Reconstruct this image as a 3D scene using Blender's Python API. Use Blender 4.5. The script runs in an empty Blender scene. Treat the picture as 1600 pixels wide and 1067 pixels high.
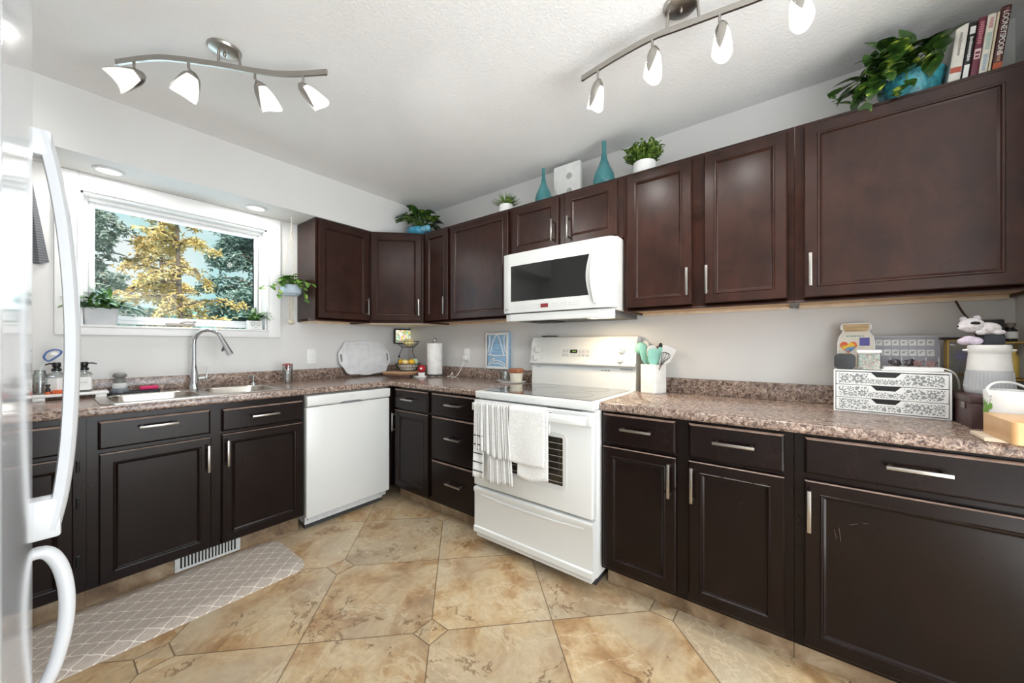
import bpy, bmesh, math, random
from mathutils import Vector, Matrix, Quaternion
PI = math.pi
R = math.radians
rnd = random.Random(7)
SC = bpy.context.scene
COL = SC.collection

# ------------------------------------------------------------------ camera
cam_data = bpy.data.cameras.new('camera')
cam = bpy.data.objects.new('camera', cam_data)
COL.objects.link(cam)
cam.location = (-2.2995, -3.067, 1.1877)
cam.rotation_euler = (R(90), 0, R(37.8787 - 90))
cam_data.sensor_width = 36.0
cam_data.sensor_fit = 'HORIZONTAL'
cam_data.lens = 573.889 / 1600 * 36.0
cam_data.shift_x = (800 - 794.241) / 1600
cam_data.shift_y = (539.367 - 533.5) / 1600
cam_data.clip_start = 0.005
cam_data.clip_end = 200
SC.camera = cam

# ------------------------------------------------------------------ colour management
SC.view_settings.view_transform = 'Standard'
SC.view_settings.look = 'None'
SC.view_settings.gamma = 1.0
SC.view_settings.exposure = 0.22
try:
    SC.view_settings.use_curve_mapping = False
except Exception:
    pass

# ------------------------------------------------------------------ world: pale turquoise sky with thin cloud
W = bpy.data.worlds.new('sky')
SC.world = W
W.use_nodes = True
wn, wl = W.node_tree.nodes, W.node_tree.links
wn.clear()
wo = wn.new('ShaderNodeOutputWorld')
wb = wn.new('ShaderNodeBackground')
wtc = wn.new('ShaderNodeTexCoord')
wno = wn.new('ShaderNodeTexNoise')
wno.inputs['Scale'].default_value = 5.0
wno.inputs['Detail'].default_value = 5.0
wra = wn.new('ShaderNodeValToRGB')
wra.color_ramp.elements[0].position = 0.42
wra.color_ramp.elements[0].color = (0.50, 0.88, 0.90, 1)
wra.color_ramp.elements[1].position = 0.60
wra.color_ramp.elements[1].color = (0.94, 1.0, 1.0, 1)
wl.new(wtc.outputs['Generated'], wno.inputs['Vector'])
wl.new(wno.outputs['Fac'], wra.inputs['Fac'])
wl.new(wra.outputs['Color'], wb.inputs['Color'])
wb.inputs['Strength'].default_value = 0.82
wl.new(wb.outputs['Background'], wo.inputs['Surface'])

# ------------------------------------------------------------------ lights
def lamp(name, kind, loc, energy, color=(1, 1, 1), rot=(0, 0, 0), size=None, size_y=None, **kw):
    d = bpy.data.lights.new(name, kind)
    d.energy = energy
    d.color = color
    if kind == 'AREA':
        d.shape = 'RECTANGLE' if size_y else 'DISK'
        d.size = size
        if size_y:
            d.size_y = size_y
    elif kind in ('POINT', 'SPOT') and size:
        d.shadow_soft_size = size
    for k, v in kw.items():
        setattr(d, k, v)
    o = bpy.data.objects.new(name, d)
    o.location = loc
    o.rotation_euler = rot
    COL.objects.link(o)
    return o

SUN = lamp('sun', 'SUN', (0, -10, 20), 3.6, (1.0, 0.95, 0.86), (R(48), 0, R(-18)), angle=R(1))
# added fill lamp behind the camera, and daylight of the window over the sink
REAR_FILL = lamp('rear_fill', 'AREA', (-1.6, -6.94, 1.25), 85, (0.84, 0.91, 1.0), (R(90), 0, 0), 2.2, 2.0)
SINKWIN = lamp('sink_window_daylight', 'AREA', (-1.705, 0.30, 1.72), 6.5, (0.66, 0.83, 1.0), (R(-90), 0, 0), 0.86, 0.66)
SIDE_FILL = lamp('side_fill', 'AREA', (-3.02, -5.2, 1.45), 30, (0.90, 0.95, 1.0), (R(90), 0, R(-90)), 1.5, 1.2)  # added fill lamp at the unseen left wall
# added upward fill lamp near the floor behind the camera, brightens the ceiling
UP_FILL = lamp('upward_fill', 'AREA', (-1.55, -5.25, 0.10), 122, (0.90, 0.96, 1.0), (R(180), 0, 0), 2.6, 2.6)
TRACK_W = 2.0
DOWN_W = 3.0

# ------------------------------------------------------------------ materials
MATS = {}
def new_mat(name):
    m = bpy.data.materials.new(name)
    m.use_nodes = True
    nt = m.node_tree
    return m, nt, nt.nodes['Principled BSDF']

def M(name, col, rough=0.5, metal=0.0, var=0.06, scale=18.0, bump=0.0, bscale=None, coat=0.0,
      trans=0.0, ior=None, em=None, ems=0.0, spec=None, alpha=None, sheen=0.0, stretch=None, sss=0.0):
    if name in MATS:
        return MATS[name]
    m, nt, p = new_mat(name)
    n, l = nt.nodes, nt.links
    tc = n.new('ShaderNodeTexCoord')
    src = tc.outputs['Object']
    if stretch:
        mp = n.new('ShaderNodeMapping')
        mp.inputs['Scale'].default_value = stretch
        l.new(src, mp.inputs['Vector'])
        src = mp.outputs['Vector']
    no = n.new('ShaderNodeTexNoise')
    no.inputs['Scale'].default_value = scale
    no.inputs['Detail'].default_value = 4.0
    l.new(src, no.inputs['Vector'])
    ra = n.new('ShaderNodeValToRGB')
    a = tuple(max(0.0, c * (1 - var)) for c in col)
    b = tuple(min(1.0, c * (1 + var)) for c in col)
    ra.color_ramp.elements[0].position = 0.35
    ra.color_ramp.elements[0].color = (*a, 1)
    ra.color_ramp.elements[1].position = 0.65
    ra.color_ramp.elements[1].color = (*b, 1)
    l.new(no.outputs['Fac'], ra.inputs['Fac'])
    l.new(ra.outputs['Color'], p.inputs['Base Color'])
    p.inputs['Roughness'].default_value = rough
    p.inputs['Metallic'].default_value = metal
    p.inputs['Coat Weight'].default_value = coat
    p.inputs['Coat Roughness'].default_value = 0.08
    p.inputs['Transmission Weight'].default_value = trans
    if ior:
        p.inputs['IOR'].default_value = ior
    if spec is not None:
        p.inputs['Specular IOR Level'].default_value = spec
    if em:
        p.inputs['Emission Color'].default_value = (*em, 1)
        p.inputs['Emission Strength'].default_value = ems
    if sheen:
        p.inputs['Sheen Weight'].default_value = sheen
    if bump:
        n2 = n.new('ShaderNodeTexNoise')
        n2.inputs['Scale'].default_value = bscale or scale
        n2.inputs['Detail'].default_value = 3.0
        l.new(src, n2.inputs['Vector'])
        bp = n.new('ShaderNodeBump')
        bp.inputs['Strength'].default_value = bump
        bp.inputs['Distance'].default_value = 0.01
        l.new(n2.outputs['Fac'], bp.inputs['Height'])
        l.new(bp.outputs['Normal'], p.inputs['Normal'])
    MATS[name] = m
    return m

def srgb(r, g, b):
    f = lambda c: (c / 255 / 12.92) if c / 255 <= 0.04045 else ((c / 255 + 0.055) / 1.055) ** 2.4
    return (f(r), f(g), f(b))

def ramp(n, stops):
    ra = n.new('ShaderNodeValToRGB')
    cr = ra.color_ramp
    cr.elements[0].position, cr.elements[0].color = stops[0][0], (*stops[0][1], 1)
    cr.elements[1].position, cr.elements[1].color = stops[-1][0], (*stops[-1][1], 1)
    for pos, c in stops[1:-1]:
        e = cr.elements.new(pos)
        e.color = (*c, 1)
    return ra

def mixc(nt, fac, a, b, mode='MIX'):
    mx = nt.nodes.new('ShaderNodeMix')
    mx.data_type = 'RGBA'
    mx.blend_type = mode
    for s, v in ((mx.inputs[0], fac), (mx.inputs[6], a), (mx.inputs[7], b)):
        if hasattr(v, 'is_linked') or hasattr(v, 'links'):
            nt.links.new(v, s)
        elif isinstance(v, (tuple, list)):
            s.default_value = (*v, 1) if len(v) == 3 else v
        else:
            s.default_value = v
    return mx.outputs[2]

def mth(nt, op, a, b=None, c=None):
    nd = nt.nodes.new('ShaderNodeMath')
    nd.operation = op
    for i, v in enumerate((a, b, c)):
        if v is None:
            continue
        if hasattr(v, 'links'):
            nt.links.new(v, nd.inputs[i])
        else:
            nd.inputs[i].default_value = v
    return nd.outputs[0]

def noise(nt, vec, scale, detail=4.0, rough=0.5, dist=0.0):
    no = nt.nodes.new('ShaderNodeTexNoise')
    no.inputs['Scale'].default_value = scale
    no.inputs['Detail'].default_value = detail
    no.inputs['Roughness'].default_value = rough
    no.inputs['Distortion'].default_value = dist
    nt.links.new(vec, no.inputs['Vector'])
    return no.outputs['Fac']

def bumped(nt, p, height, strength, dist=0.01):
    bp = nt.nodes.new('ShaderNodeBump')
    bp.inputs['Strength'].default_value = strength
    bp.inputs['Distance'].default_value = dist
    nt.links.new(height, bp.inputs['Height'])
    nt.links.new(bp.outputs['Normal'], p.inputs['Normal'])

def geo_pos(nt):
    return nt.nodes.new('ShaderNodeNewGeometry').outputs['Position']

# --- floor: printed stone vinyl, diagonal tiles with small square inserts
def make_floor_mat():
    m, nt, p = new_mat('stone_tile_floor')
    n, l = nt.nodes, nt.links
    pos = geo_pos(nt)
    sp = n.new('ShaderNodeSeparateXYZ')
    l.new(pos, sp.inputs[0])
    S = 0.729
    px = mth(nt, 'DIVIDE', mth(nt, 'SUBTRACT', sp.outputs[0], -1.295), S)
    py = mth(nt, 'DIVIDE', mth(nt, 'SUBTRACT', sp.outputs[1], -1.877), S)
    u = mth(nt, 'ADD', px, py)
    v = mth(nt, 'SUBTRACT', px, py)
    def near(x):
        return mth(nt, 'ABSOLUTE', mth(nt, 'SUBTRACT', x, mth(nt, 'ROUND', x)))
    du, dv = near(u), near(v)
    dl = mth(nt, 'MULTIPLY', mth(nt, 'MINIMUM', du, dv), S / math.sqrt(2))
    line = mth(nt, 'LESS_THAN', dl, 0.0022)
    dm = mth(nt, 'MULTIPLY', mth(nt, 'MAXIMUM', near(px), near(py)), S)
    inside = mth(nt, 'LESS_THAN', dm, 0.05)
    rim = mth(nt, 'LESS_THAN', mth(nt, 'ABSOLUTE', mth(nt, 'SUBTRACT', dm, 0.05)), 0.0024)
    line = mth(nt, 'MULTIPLY', line, mth(nt, 'SUBTRACT', 1.0, inside))
    grout = mth(nt, 'MAXIMUM', line, rim)
    cid = n.new('ShaderNodeCombineXYZ')
    l.new(mth(nt, 'ADD', mth(nt, 'FLOOR', u), mth(nt, 'MULTIPLY', inside, 17.3)), cid.inputs[0])
    l.new(mth(nt, 'FLOOR', v), cid.inputs[1])
    wn_ = n.new('ShaderNodeTexWhiteNoise')
    wn_.noise_dimensions = '3D'
    l.new(cid.outputs[0], wn_.inputs['Vector'])
    off = n.new('ShaderNodeVectorMath')
    off.operation = 'MULTIPLY_ADD'
    l.new(wn_.outputs['Color'], off.inputs[0])
    off.inputs[1].default_value = (7, 7, 7)
    l.new(pos, off.inputs[2])
    q = off.outputs[0]
    n1 = noise(nt, q, 4.2, 9, 0.66, 0.7)
    r1 = ramp(n, [(0.28, srgb(140, 106, 70)), (0.40, srgb(176, 140, 98)), (0.50, srgb(198, 170, 130)), (0.60, srgb(208, 186, 151)), (0.74, srgb(222, 206, 176))])
    l.new(n1, r1.inputs['Fac'])
    n2 = noise(nt, q, 38, 6, 0.7)
    r2 = ramp(n, [(0.3, (0.62, 0.60, 0.58)), (0.7, (1.12, 1.12, 1.14))])
    l.new(n2, r2.inputs['Fac'])
    c = mixc(nt, 0.55, r1.outputs[0], r2.outputs[0], 'MULTIPLY')
    n3 = noise(nt, q, 2.2, 2, 0.5)
    r3 = ramp(n, [(0.42, (0, 0, 0)), (0.62, (1, 1, 1))])
    l.new(n3, r3.inputs['Fac'])
    c = mixc(nt, mth(nt, 'MULTIPLY', r3.outputs[0], 0.55), c, srgb(178, 166, 146))
    # fissures
    n4 = noise(nt, q, 3.1, 8, 0.6, 0.3)
    vein = mth(nt, 'LESS_THAN', mth(nt, 'ABSOLUTE', mth(nt, 'SUBTRACT', n4, 0.5)), 0.0065)
    gate = ramp(n, [(0.50, (0, 0, 0)), (0.58, (1, 1, 1))])
    l.new(noise(nt, q, 5.0, 2), gate.inputs['Fac'])
    c = mixc(nt, mth(nt, 'MULTIPLY', mth(nt, 'MULTIPLY', vein, gate.outputs[0]), 0.75), c, srgb(112, 84, 56))
    n5 = noise(nt, q, 2.6, 8, 0.6, 0.5)
    vein2 = mth(nt, 'LESS_THAN', mth(nt, 'ABSOLUTE', mth(nt, 'SUBTRACT', n5, 0.47)), 0.009)
    c = mixc(nt, mth(nt, 'MULTIPLY', vein2, 0.45), c, srgb(214, 198, 168))
    tint = n.new('ShaderNodeHueSaturation')
    l.new(c, tint.inputs['Color'])
    l.new(mth(nt, 'ADD', 0.88, mth(nt, 'MULTIPLY', wn_.outputs['Value'], 0.2)), tint.inputs['Value'])
    c = mixc(nt, mth(nt, 'MULTIPLY', grout, 0.85), tint.outputs[0], srgb(92, 72, 50))
    l.new(c, p.inputs['Base Color'])
    p.inputs['Roughness'].default_value = 0.42
    h = mth(nt, 'SUBTRACT', mth(nt, 'MULTIPLY', n2, 0.3), grout)
    bumped(nt, p, h, 0.25, 0.004)
    return m
FLOOR = make_floor_mat()

def make_stone_kick():
    m, nt, p = new_mat('stone_tile_kick')
    n, l = nt.nodes, nt.links
    pos = geo_pos(nt)
    n1 = noise(nt, pos, 7, 8, 0.65, 0.5)
    r1 = ramp(n, [(0.3, srgb(96, 74, 54)), (0.5, srgb(146, 122, 96)), (0.7, srgb(182, 164, 138))])
    l.new(n1, r1.inputs['Fac'])
    l.new(r1.outputs[0], p.inputs['Base Color'])
    p.inputs['Roughness'].default_value = 0.45
    return m
KICK = make_stone_kick()

def make_counter():
    m, nt, p = new_mat('speckled_brown_laminate')
    n, l = nt.nodes, nt.links
    pos = geo_pos(nt)
    n1 = noise(nt, pos, 70, 6, 0.78, 0.8)
    r1 = ramp(n, [(0.32, srgb(44, 35, 33)), (0.43, srgb(98, 80, 73)), (0.51, srgb(150, 130, 119)), (0.60, srgb(186, 170, 157)), (0.72, srgb(220, 208, 197))])
    l.new(n1, r1.inputs['Fac'])
    mp = n.new('ShaderNodeMapping')
    mp.inputs['Scale'].default_value = (1, 1, 1)
    l.new(pos, mp.inputs['Vector'])
    n2 = noise(nt, mp.outputs[0], 14, 5, 0.6, 1.2)
    r2 = ramp(n, [(0.35, (0.74, 0.71, 0.70)), (0.65, (1.15, 1.10, 1.05))])
    l.new(n2, r2.inputs['Fac'])
    c = mixc(nt, 0.8, r1.outputs[0], r2.outputs[0], 'MULTIPLY')
    vo = n.new('ShaderNodeTexVoronoi')
    vo.inputs['Scale'].default_value = 150
    l.new(pos, vo.inputs['Vector'])
    dk = mth(nt, 'LESS_THAN', vo.outputs['Distance'], 0.22)
    c = mixc(nt, mth(nt, 'MULTIPLY', dk, 0.6), c, srgb(44, 32, 30))
    l.new(c, p.inputs['Base Color'])
    p.inputs['Roughness'].default_value = 0.2
    return m
COUNTER = make_counter()

def make_wood(name, c0, c1, rough=0.34, stretch=(3, 3, 0.5), spec=0.5):
    m, nt, p = new_mat(name)
    n, l = nt.nodes, nt.links
    tc = n.new('ShaderNodeTexCoord')
    mp = n.new('ShaderNodeMapping')
    mp.inputs['Scale'].default_value = stretch
    l.new(tc.outputs['Object'], mp.inputs['Vector'])
    n1 = noise(nt, mp.outputs[0], 9, 7, 0.62, 0.6)
    r1 = ramp(n, [(0.32, c0), (0.7, c1)])
    l.new(n1, r1.inputs['Fac'])
    l.new(r1.outputs[0], p.inputs['Base Color'])
    p.inputs['Roughness'].default_value = rough
    p.inputs['Specular IOR Level'].default_value = spec
    return m
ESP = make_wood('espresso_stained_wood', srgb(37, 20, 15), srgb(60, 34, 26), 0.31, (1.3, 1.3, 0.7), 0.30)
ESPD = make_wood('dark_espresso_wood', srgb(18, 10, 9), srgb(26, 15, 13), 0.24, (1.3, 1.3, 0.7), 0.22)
PINE = make_wood('pale_cabinet_underside', srgb(196, 150, 100), srgb(222, 184, 136), 0.5)

WALL = M('grey_white_wall_paint', srgb(216, 215, 213), 0.6, var=0.012, scale=3)
CEIL = M('stippled_ceiling_paint', srgb(238, 238, 238), 0.85, var=0.012, scale=5, bump=0.25, bscale=90)
TRIM = M('white_trim_paint', srgb(238, 238, 237), 0.4, var=0.01)
ENAMEL = M('white_enamel', srgb(220, 221, 219), 0.22, var=0.008, scale=4)
ENAMEL2 = M('white_appliance_plastic', srgb(212, 213, 211), 0.35, var=0.01, scale=4)
FRIDGE = M('white_fridge_enamel', srgb(206, 208, 212), 0.10, var=0.006, scale=3, coat=0.3)
LGREY = M('light_grey_plastic', srgb(186, 187, 188), 0.4, var=0.02)
MGREY = M('mid_grey_print', srgb(140, 142, 145), 0.5, var=0.02)
NICKEL = M('brushed_nickel', srgb(172, 168, 162), 0.30, 1.0, var=0.05, scale=40, stretch=(1, 1, 8))
CHROME = M('polished_chrome', srgb(205, 207, 210), 0.10, 1.0, var=0.02)
STEEL = M('satin_stainless_steel', srgb(196, 190, 182), 0.24, 1.0, var=0.05, scale=30, stretch=(1, 8, 1))
BLACK = M('black_plastic', srgb(22, 22, 24), 0.35, var=0.05)
IRON = M('black_wire_iron', srgb(16, 16, 18), 0.45, var=0.05)
BGLASS = M('black_glass', srgb(14, 15, 16), 0.06, var=0.03, coat=0.5)
COOKTOP = M('grey_black_ceramic_glass', srgb(26, 27, 29), 0.09, var=0.03, coat=1.0)
WHITE = M('white_glazed_ceramic', srgb(240, 240, 238), 0.2, var=0.01)
WHITEM = M('matte_white', srgb(236, 236, 234), 0.6, var=0.015)
PAPER = M('white_paper', srgb(238, 238, 236), 0.9, var=0.02, scale=40)
SOIL = M('potting_soil', srgb(46, 34, 26), 0.95, var=0.3, scale=60)
def lit(name, col, s):
    return M(name, srgb(245, 243, 238), 0.4, var=0.0, em=col, ems=s)
SHADE = lit('lit_frosted_glass', (1.0, 0.985, 0.96), 0.30)
LENS = lit('lit_downlight_lens', (1.0, 0.98, 0.95), 1.3)
WARMLENS = lit('lit_hood_lens', (1.0, 0.86, 0.6), 2.0)

def clear_glass(name, tint=(1, 1, 1), refl=0.10, rough=0.02, fres=0.6):
    m, nt, p = new_mat(name)
    n, l = nt.nodes, nt.links
    n.remove(p)
    out = [x for x in n if x.type == 'OUTPUT_MATERIAL'][0]
    tr = n.new('ShaderNodeBsdfTransparent')
    gl = n.new('ShaderNodeBsdfGlossy')
    gl.inputs['Roughness'].default_value = rough
    lw = n.new('ShaderNodeLayerWeight')
    lw.inputs['Blend'].default_value = 0.35
    geo = n.new('ShaderNodeTexCoord')
    no = n.new('ShaderNodeTexNoise')
    no.inputs['Scale'].default_value = 3
    l.new(geo.outputs['Object'], no.inputs['Vector'])
    ra = ramp(n, [(0.3, tuple(c * 0.985 for c in tint)), (0.7, tint)])
    l.new(no.outputs['Fac'], ra.inputs['Fac'])
    l.new(ra.outputs[0], tr.inputs['Color'])
    f = mth(nt, 'ADD', mth(nt, 'MULTIPLY', lw.outputs['Fresnel'], fres), refl * 0.4)
    mx = n.new('ShaderNodeMixShader')
    l.new(f, mx.inputs[0])
    l.new(tr.outputs[0], mx.inputs[1])
    l.new(gl.outputs[0], mx.inputs[2])
    l.new(mx.outputs[0], out.inputs['Surface'])
    return m
PANE = clear_glass('window_pane_glass', (0.97, 0.99, 0.985), 0.02, fres=0.08)
CLEAR = clear_glass('clear_glass', (0.93, 0.95, 0.95), 0.2)

# ------------------------------------------------------------------ mesh builder
class MB:
    def __init__(s):
        s.bm = bmesh.new()
    def add(s, t, m=0, smooth=True, mtx=None):
        if mtx is not None:
            bmesh.ops.transform(t, matrix=mtx, verts=t.verts)
        for f in t.faces:
            f.material_index = m
            f.smooth = smooth
        me = bpy.data.meshes.new('tmp')
        t.to_mesh(me)
        t.free()
        s.bm.from_mesh(me)
        bpy.data.meshes.remove(me)
        return s
    def box(s, x0, x1, y0, y1, z0, z1, bev=0.0, seg=2, m=0, mtx=None):
        t = bmesh.new()
        bmesh.ops.create_cube(t, size=1)
        for v in t.verts:
            v.co = Vector(((x0 + x1) / 2 + v.co.x * (x1 - x0), (y0 + y1) / 2 + v.co.y * (y1 - y0), (z0 + z1) / 2 + v.co.z * (z1 - z0)))
        if bev:
            bmesh.ops.bevel(t, geom=list(t.edges), offset=bev, segments=seg, affect='EDGES', profile=0.5)
        return s.add(t, m, True, mtx)
    def lathe(s, prof, c=(0, 0, 0), seg=28, m=0, mtx=None, sx=1, sy=1):
        t = bmesh.new()
        rings = []
        for r, z in prof:
            if r < 1e-6:
                rings.append([t.verts.new((c[0], c[1], c[2] + z))])
            else:
                rings.append([t.verts.new((c[0] + sx * r * math.cos(2 * PI * i / seg), c[1] + sy * r * math.sin(2 * PI * i / seg), c[2] + z)) for i in range(seg)])
        for a, b in zip(rings, rings[1:]):
            if len(a) == 1 and len(b) == 1:
                continue
            for i in range(seg):
                j = (i + 1) % seg
                if len(a) == 1:
                    t.faces.new((a[0], b[j], b[i]))
                elif len(b) == 1:
                    t.faces.new((a[i], a[j], b[0]))
                else:
                    t.faces.new((a[i], a[j], b[j], b[i]))
        bmesh.ops.recalc_face_normals(t, faces=t.faces)
        return s.add(t, m, True, mtx)
    def cyl(s, p0, p1, r0, r1=None, seg=20, m=0, caps=True):
        p0, p1 = Vector(p0), Vector(p1)
        d = p1 - p0
        q = Vector((0, 0, 1)).rotation_difference(d.normalized())
        mtx = Matrix.Translation(p0) @ q.to_matrix().to_4x4()
        r1 = r0 if r1 is None else r1
        L = d.length
        prof = [(r0, 0), (r1, L)]
        if caps:
            prof = [(0, 0)] + prof + [(0, L)]
        return s.lathe(prof, (0, 0, 0), seg, m, mtx)
    def tube(s, pts, r, seg=8, m=0, closed=False, caps=True, flat=None):
        P = [Vector(p) for p in pts]
        nP = len(P)
        rs = r if isinstance(r, (list, tuple)) else [r] * nP
        t = bmesh.new()
        tang = []
        for i in range(nP):
            if closed:
                d = P[(i + 1) % nP] - P[i - 1]
            else:
                d = P[min(i + 1, nP - 1)] - P[max(i - 1, 0)]
            tang.append(d.normalized() if d.length > 1e-9 else Vector((0, 0, 1)))
        up = Vector((0, 0, 1)) if abs(tang[0].z) < 0.9 else Vector((1, 0, 0))
        nrm = (up - tang[0] * up.dot(tang[0])).normalized()
        rings = []
        for i in range(nP):
            if i:
                q = tang[i - 1].rotation_difference(tang[i])
                nrm = (q @ nrm)
                nrm = (nrm - tang[i] * nrm.dot(tang[i])).normalized()
            bn = tang[i].cross(nrm)
            ring = []
            for k in range(seg):
                a = 2 * PI * (k + 0.5) / seg
                fx, fy = (flat if flat else (1, 1))
                ring.append(t.verts.new(P[i] + (nrm * math.cos(a) * fx + bn * math.sin(a) * fy) * rs[i]))
            rings.append(ring)
        rng = range(nP) if closed else range(nP - 1)
        for i in rng:
            a, b = rings[i], rings[(i + 1) % nP]
            for k in range(seg):
                j = (k + 1) % seg
                t.faces.new((a[k], a[j], b[j], b[k]))
        if caps and not closed:
            t.faces.new(rings[0][::-1])
            t.faces.new(rings[-1])
        bmesh.ops.recalc_face_normals(t, faces=t.faces)
        return s.add(t, m, True)
    def prism(s, poly, h0, h1, axis='z', bev=0.0, seg=2, m=0, mtx=None, smooth=True):
        """extrude a 2D polygon: axis z -> (x,y), axis y -> (x,z), axis x -> (y,z)"""
        t = bmesh.new()
        def mk(a, b, h):
            return {'z': (a, b, h), 'y': (a, h, b), 'x': (h, a, b)}[axis]
        lo = [t.verts.new(mk(a, b, h0)) for a, b in poly]
        hi = [t.verts.new(mk(a, b, h1)) for a, b in poly]
        t.faces.new(lo)
        t.faces.new(hi[::-1])
        nn = len(poly)
        for i in range(nn):
            j = (i + 1) % nn
            t.faces.new((lo[i], lo[j], hi[j], hi[i]))
        bmesh.ops.recalc_face_normals(t, faces=t.faces)
        if bev:
            bmesh.ops.bevel(t, geom=list(t.edges), offset=bev, segments=seg, affect='EDGES', profile=0.5, clamp_overlap=True)
        return s.add(t, m, smooth, mtx)
    def sphere(s, c, r, sc=(1, 1, 1), m=0, seg=20, rings=12, mtx=None):
        t = bmesh.new()
        bmesh.ops.create_uvsphere(t, u_segments=seg, v_segments=rings, radius=r)
        for v in t.verts:
            v.co = Vector((v.co.x * sc[0] + c[0], v.co.y * sc[1] + c[1], v.co.z * sc[2] + c[2]))
        return s.add(t, m, True, mtx)
    def grid(s, rows, m=0, thick=0.0, closed_u=False):
        """rows: list of lists of points; optional thickness"""
        t = bmesh.new()
        vs = [[t.verts.new(p) for p in row] for row in rows]
        for a, b in zip(vs, vs[1:]):
            nn = len(a)
            for i in range(nn if closed_u else nn - 1):
                j = (i + 1) % nn
                t.faces.new((a[i], a[j], b[j], b[i]))
        bmesh.ops.recalc_face_normals(t, faces=t.faces)
        if thick:
            bmesh.ops.solidify(t, geom=list(t.faces), thickness=thick)
            bmesh.ops.recalc_face_normals(t, faces=t.faces)
        return s.add(t, m, True)
    def loops(s, rects, m=0, close_back=True, mtx=None):
        """concentric rectangles (x0,x1,z0,z1,y) bridged; last is filled"""
        t = bmesh.new()
        L = []
        for x0, x1, z0, z1, y in rects:
            L.append([t.verts.new((x0, y, z0)), t.verts.new((x1, y, z0)), t.verts.new((x1, y, z1)), t.verts.new((x0, y, z1))])
        for a, b in zip(L, L[1:]):
            for i in range(4):
                j = (i + 1) % 4
                t.faces.new((a[i], a[j], b[j], b[i]))
        t.faces.new(L[-1])
        if close_back:
            t.faces.new(L[0][::-1])
        bmesh.ops.recalc_face_normals(t, faces=t.faces)
        return s.add(t, m, False, mtx)
    def text(s, body, size, mtx, m=0, ext=0.0004):
        cu = bpy.data.curves.new('t', 'FONT')
        cu.body = body
        cu.size = size
        cu.extrude = ext
        cu.align_x = 'CENTER'
        cu.align_y = 'CENTER'
        o = bpy.data.objects.new('t', cu)
        COL.objects.link(o)
        dg = bpy.context.evaluated_depsgraph_get()
        me = bpy.data.meshes.new_from_object(o.evaluated_get(dg))
        t = bmesh.new()
        t.from_mesh(me)
        bpy.data.objects.remove(o)
        bpy.data.curves.remove(cu)
        bpy.data.meshes.remove(me)
        return s.add(t, m, False, mtx)
    def leaf(s, pos, d, up, L, w, bend=0.3, prof=(0.05, 0.8, 1.0, 0.8, 0.45, 0.03), m=0, fold=0.25):
        d = Vector(d).normalized()
        up = Vector(up)
        side = d.cross(up)
        if side.length < 1e-4:
            side = d.cross(Vector((1, 0, 0)))
        side.normalize()
        nrm = side.cross(d).normalized()
        t = bmesh.new()
        rows = []
        nn = len(prof)
        p = Vector(pos)
        cur = d.copy()
        for i, k in enumerate(prof):
            hw = w * k * 0.5
            n_ = side.cross(cur).normalized()
            rows.append([t.verts.new(p - side * hw + n_ * hw * fold), t.verts.new(p), t.verts.new(p + side * hw + n_ * hw * fold)])
            cur = (cur - nrm * bend / nn).normalized()
            p = p + cur * (L / (nn - 1))
        for a, b in zip(rows, rows[1:]):
            for i in range(2):
                t.faces.new((a[i], a[i + 1], b[i + 1], b[i]))
        return s.add(t, m, True)
    def build(s, name, mats, parent=None, loc=(0, 0, 0), rot=(0, 0, 0), sharp=38, label=None, cat=None, group=None, kind=None):
        bmesh.ops.remove_doubles(s.bm, verts=s.bm.verts, dist=1e-6)
        for e in s.bm.edges:
            if len(e.link_faces) == 2 and e.calc_face_angle(0) > R(sharp):
                e.smooth = False
        me = bpy.data.meshes.new(name)
        s.bm.to_mesh(me)
        s.bm.free()
        for mm in (mats if isinstance(mats, (list, tuple)) else [mats]):
            me.materials.append(mm)
        o = bpy.data.objects.new(name, me)
        COL.objects.link(o)
        o.location = loc
        o.rotation_euler = rot
        if parent:
            o.parent = parent
        tag(o, label, cat, group, kind)
        return o

def tag(o, label=None, cat=None, group=None, kind=None):
    if label: o['label'] = label
    if cat: o['category'] = cat
    if group: o['group'] = group
    if kind: o['kind'] = kind
    return o

def thing(name, label, cat, loc=(0, 0, 0), rz=0.0, group=None, rot=None):
    o = bpy.data.objects.new(name, None)
    o.empty_display_size = 0.05
    COL.objects.link(o)
    o.location = loc
    o.rotation_euler = rot if rot else (0, 0, rz)
    return tag(o, label, cat, group)

def copy_tree(o, parent=None):
    c = o.copy()
    COL.objects.link(c)
    if parent:
        c.parent = parent
    for ch in list(o.children):
        copy_tree(ch, c)
    return c

def smooth_path(pts, n=6):
    """Catmull-Rom through points"""
    P = [Vector(p) for p in pts]
    out = []
    for i in range(len(P) - 1):
        p0 = P[max(i - 1, 0)]; p1 = P[i]; p2 = P[i + 1]; p3 = P[min(i + 2, len(P) - 1)]
        for k in range(n):
            t = k / n
            out.append(0.5 * ((2 * p1) + (p2 - p0) * t + (2 * p0 - 5 * p1 + 4 * p2 - p3) * t * t + (3 * p1 - p0 - 3 * p2 + p3) * t ** 3))
    out.append(P[-1])
    return out

def arc(cx, cy, r, a0, a1, n=8):
    return [(cx + r * math.cos(R(a0 + (a1 - a0) * i / n)), cy + r * math.sin(R(a0 + (a1 - a0) * i / n))) for i in range(n + 1)]

def rrect(x0, x1, y0, y1, r, n=6):
    return arc(x1 - r, y1 - r, r, 0, 90, n) + arc(x0 + r, y1 - r, r, 90, 180, n) + arc(x0 + r, y0 + r, r, 180, 270, n) + arc(x1 - r, y0 + r, r, 270, 360, n)
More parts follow.
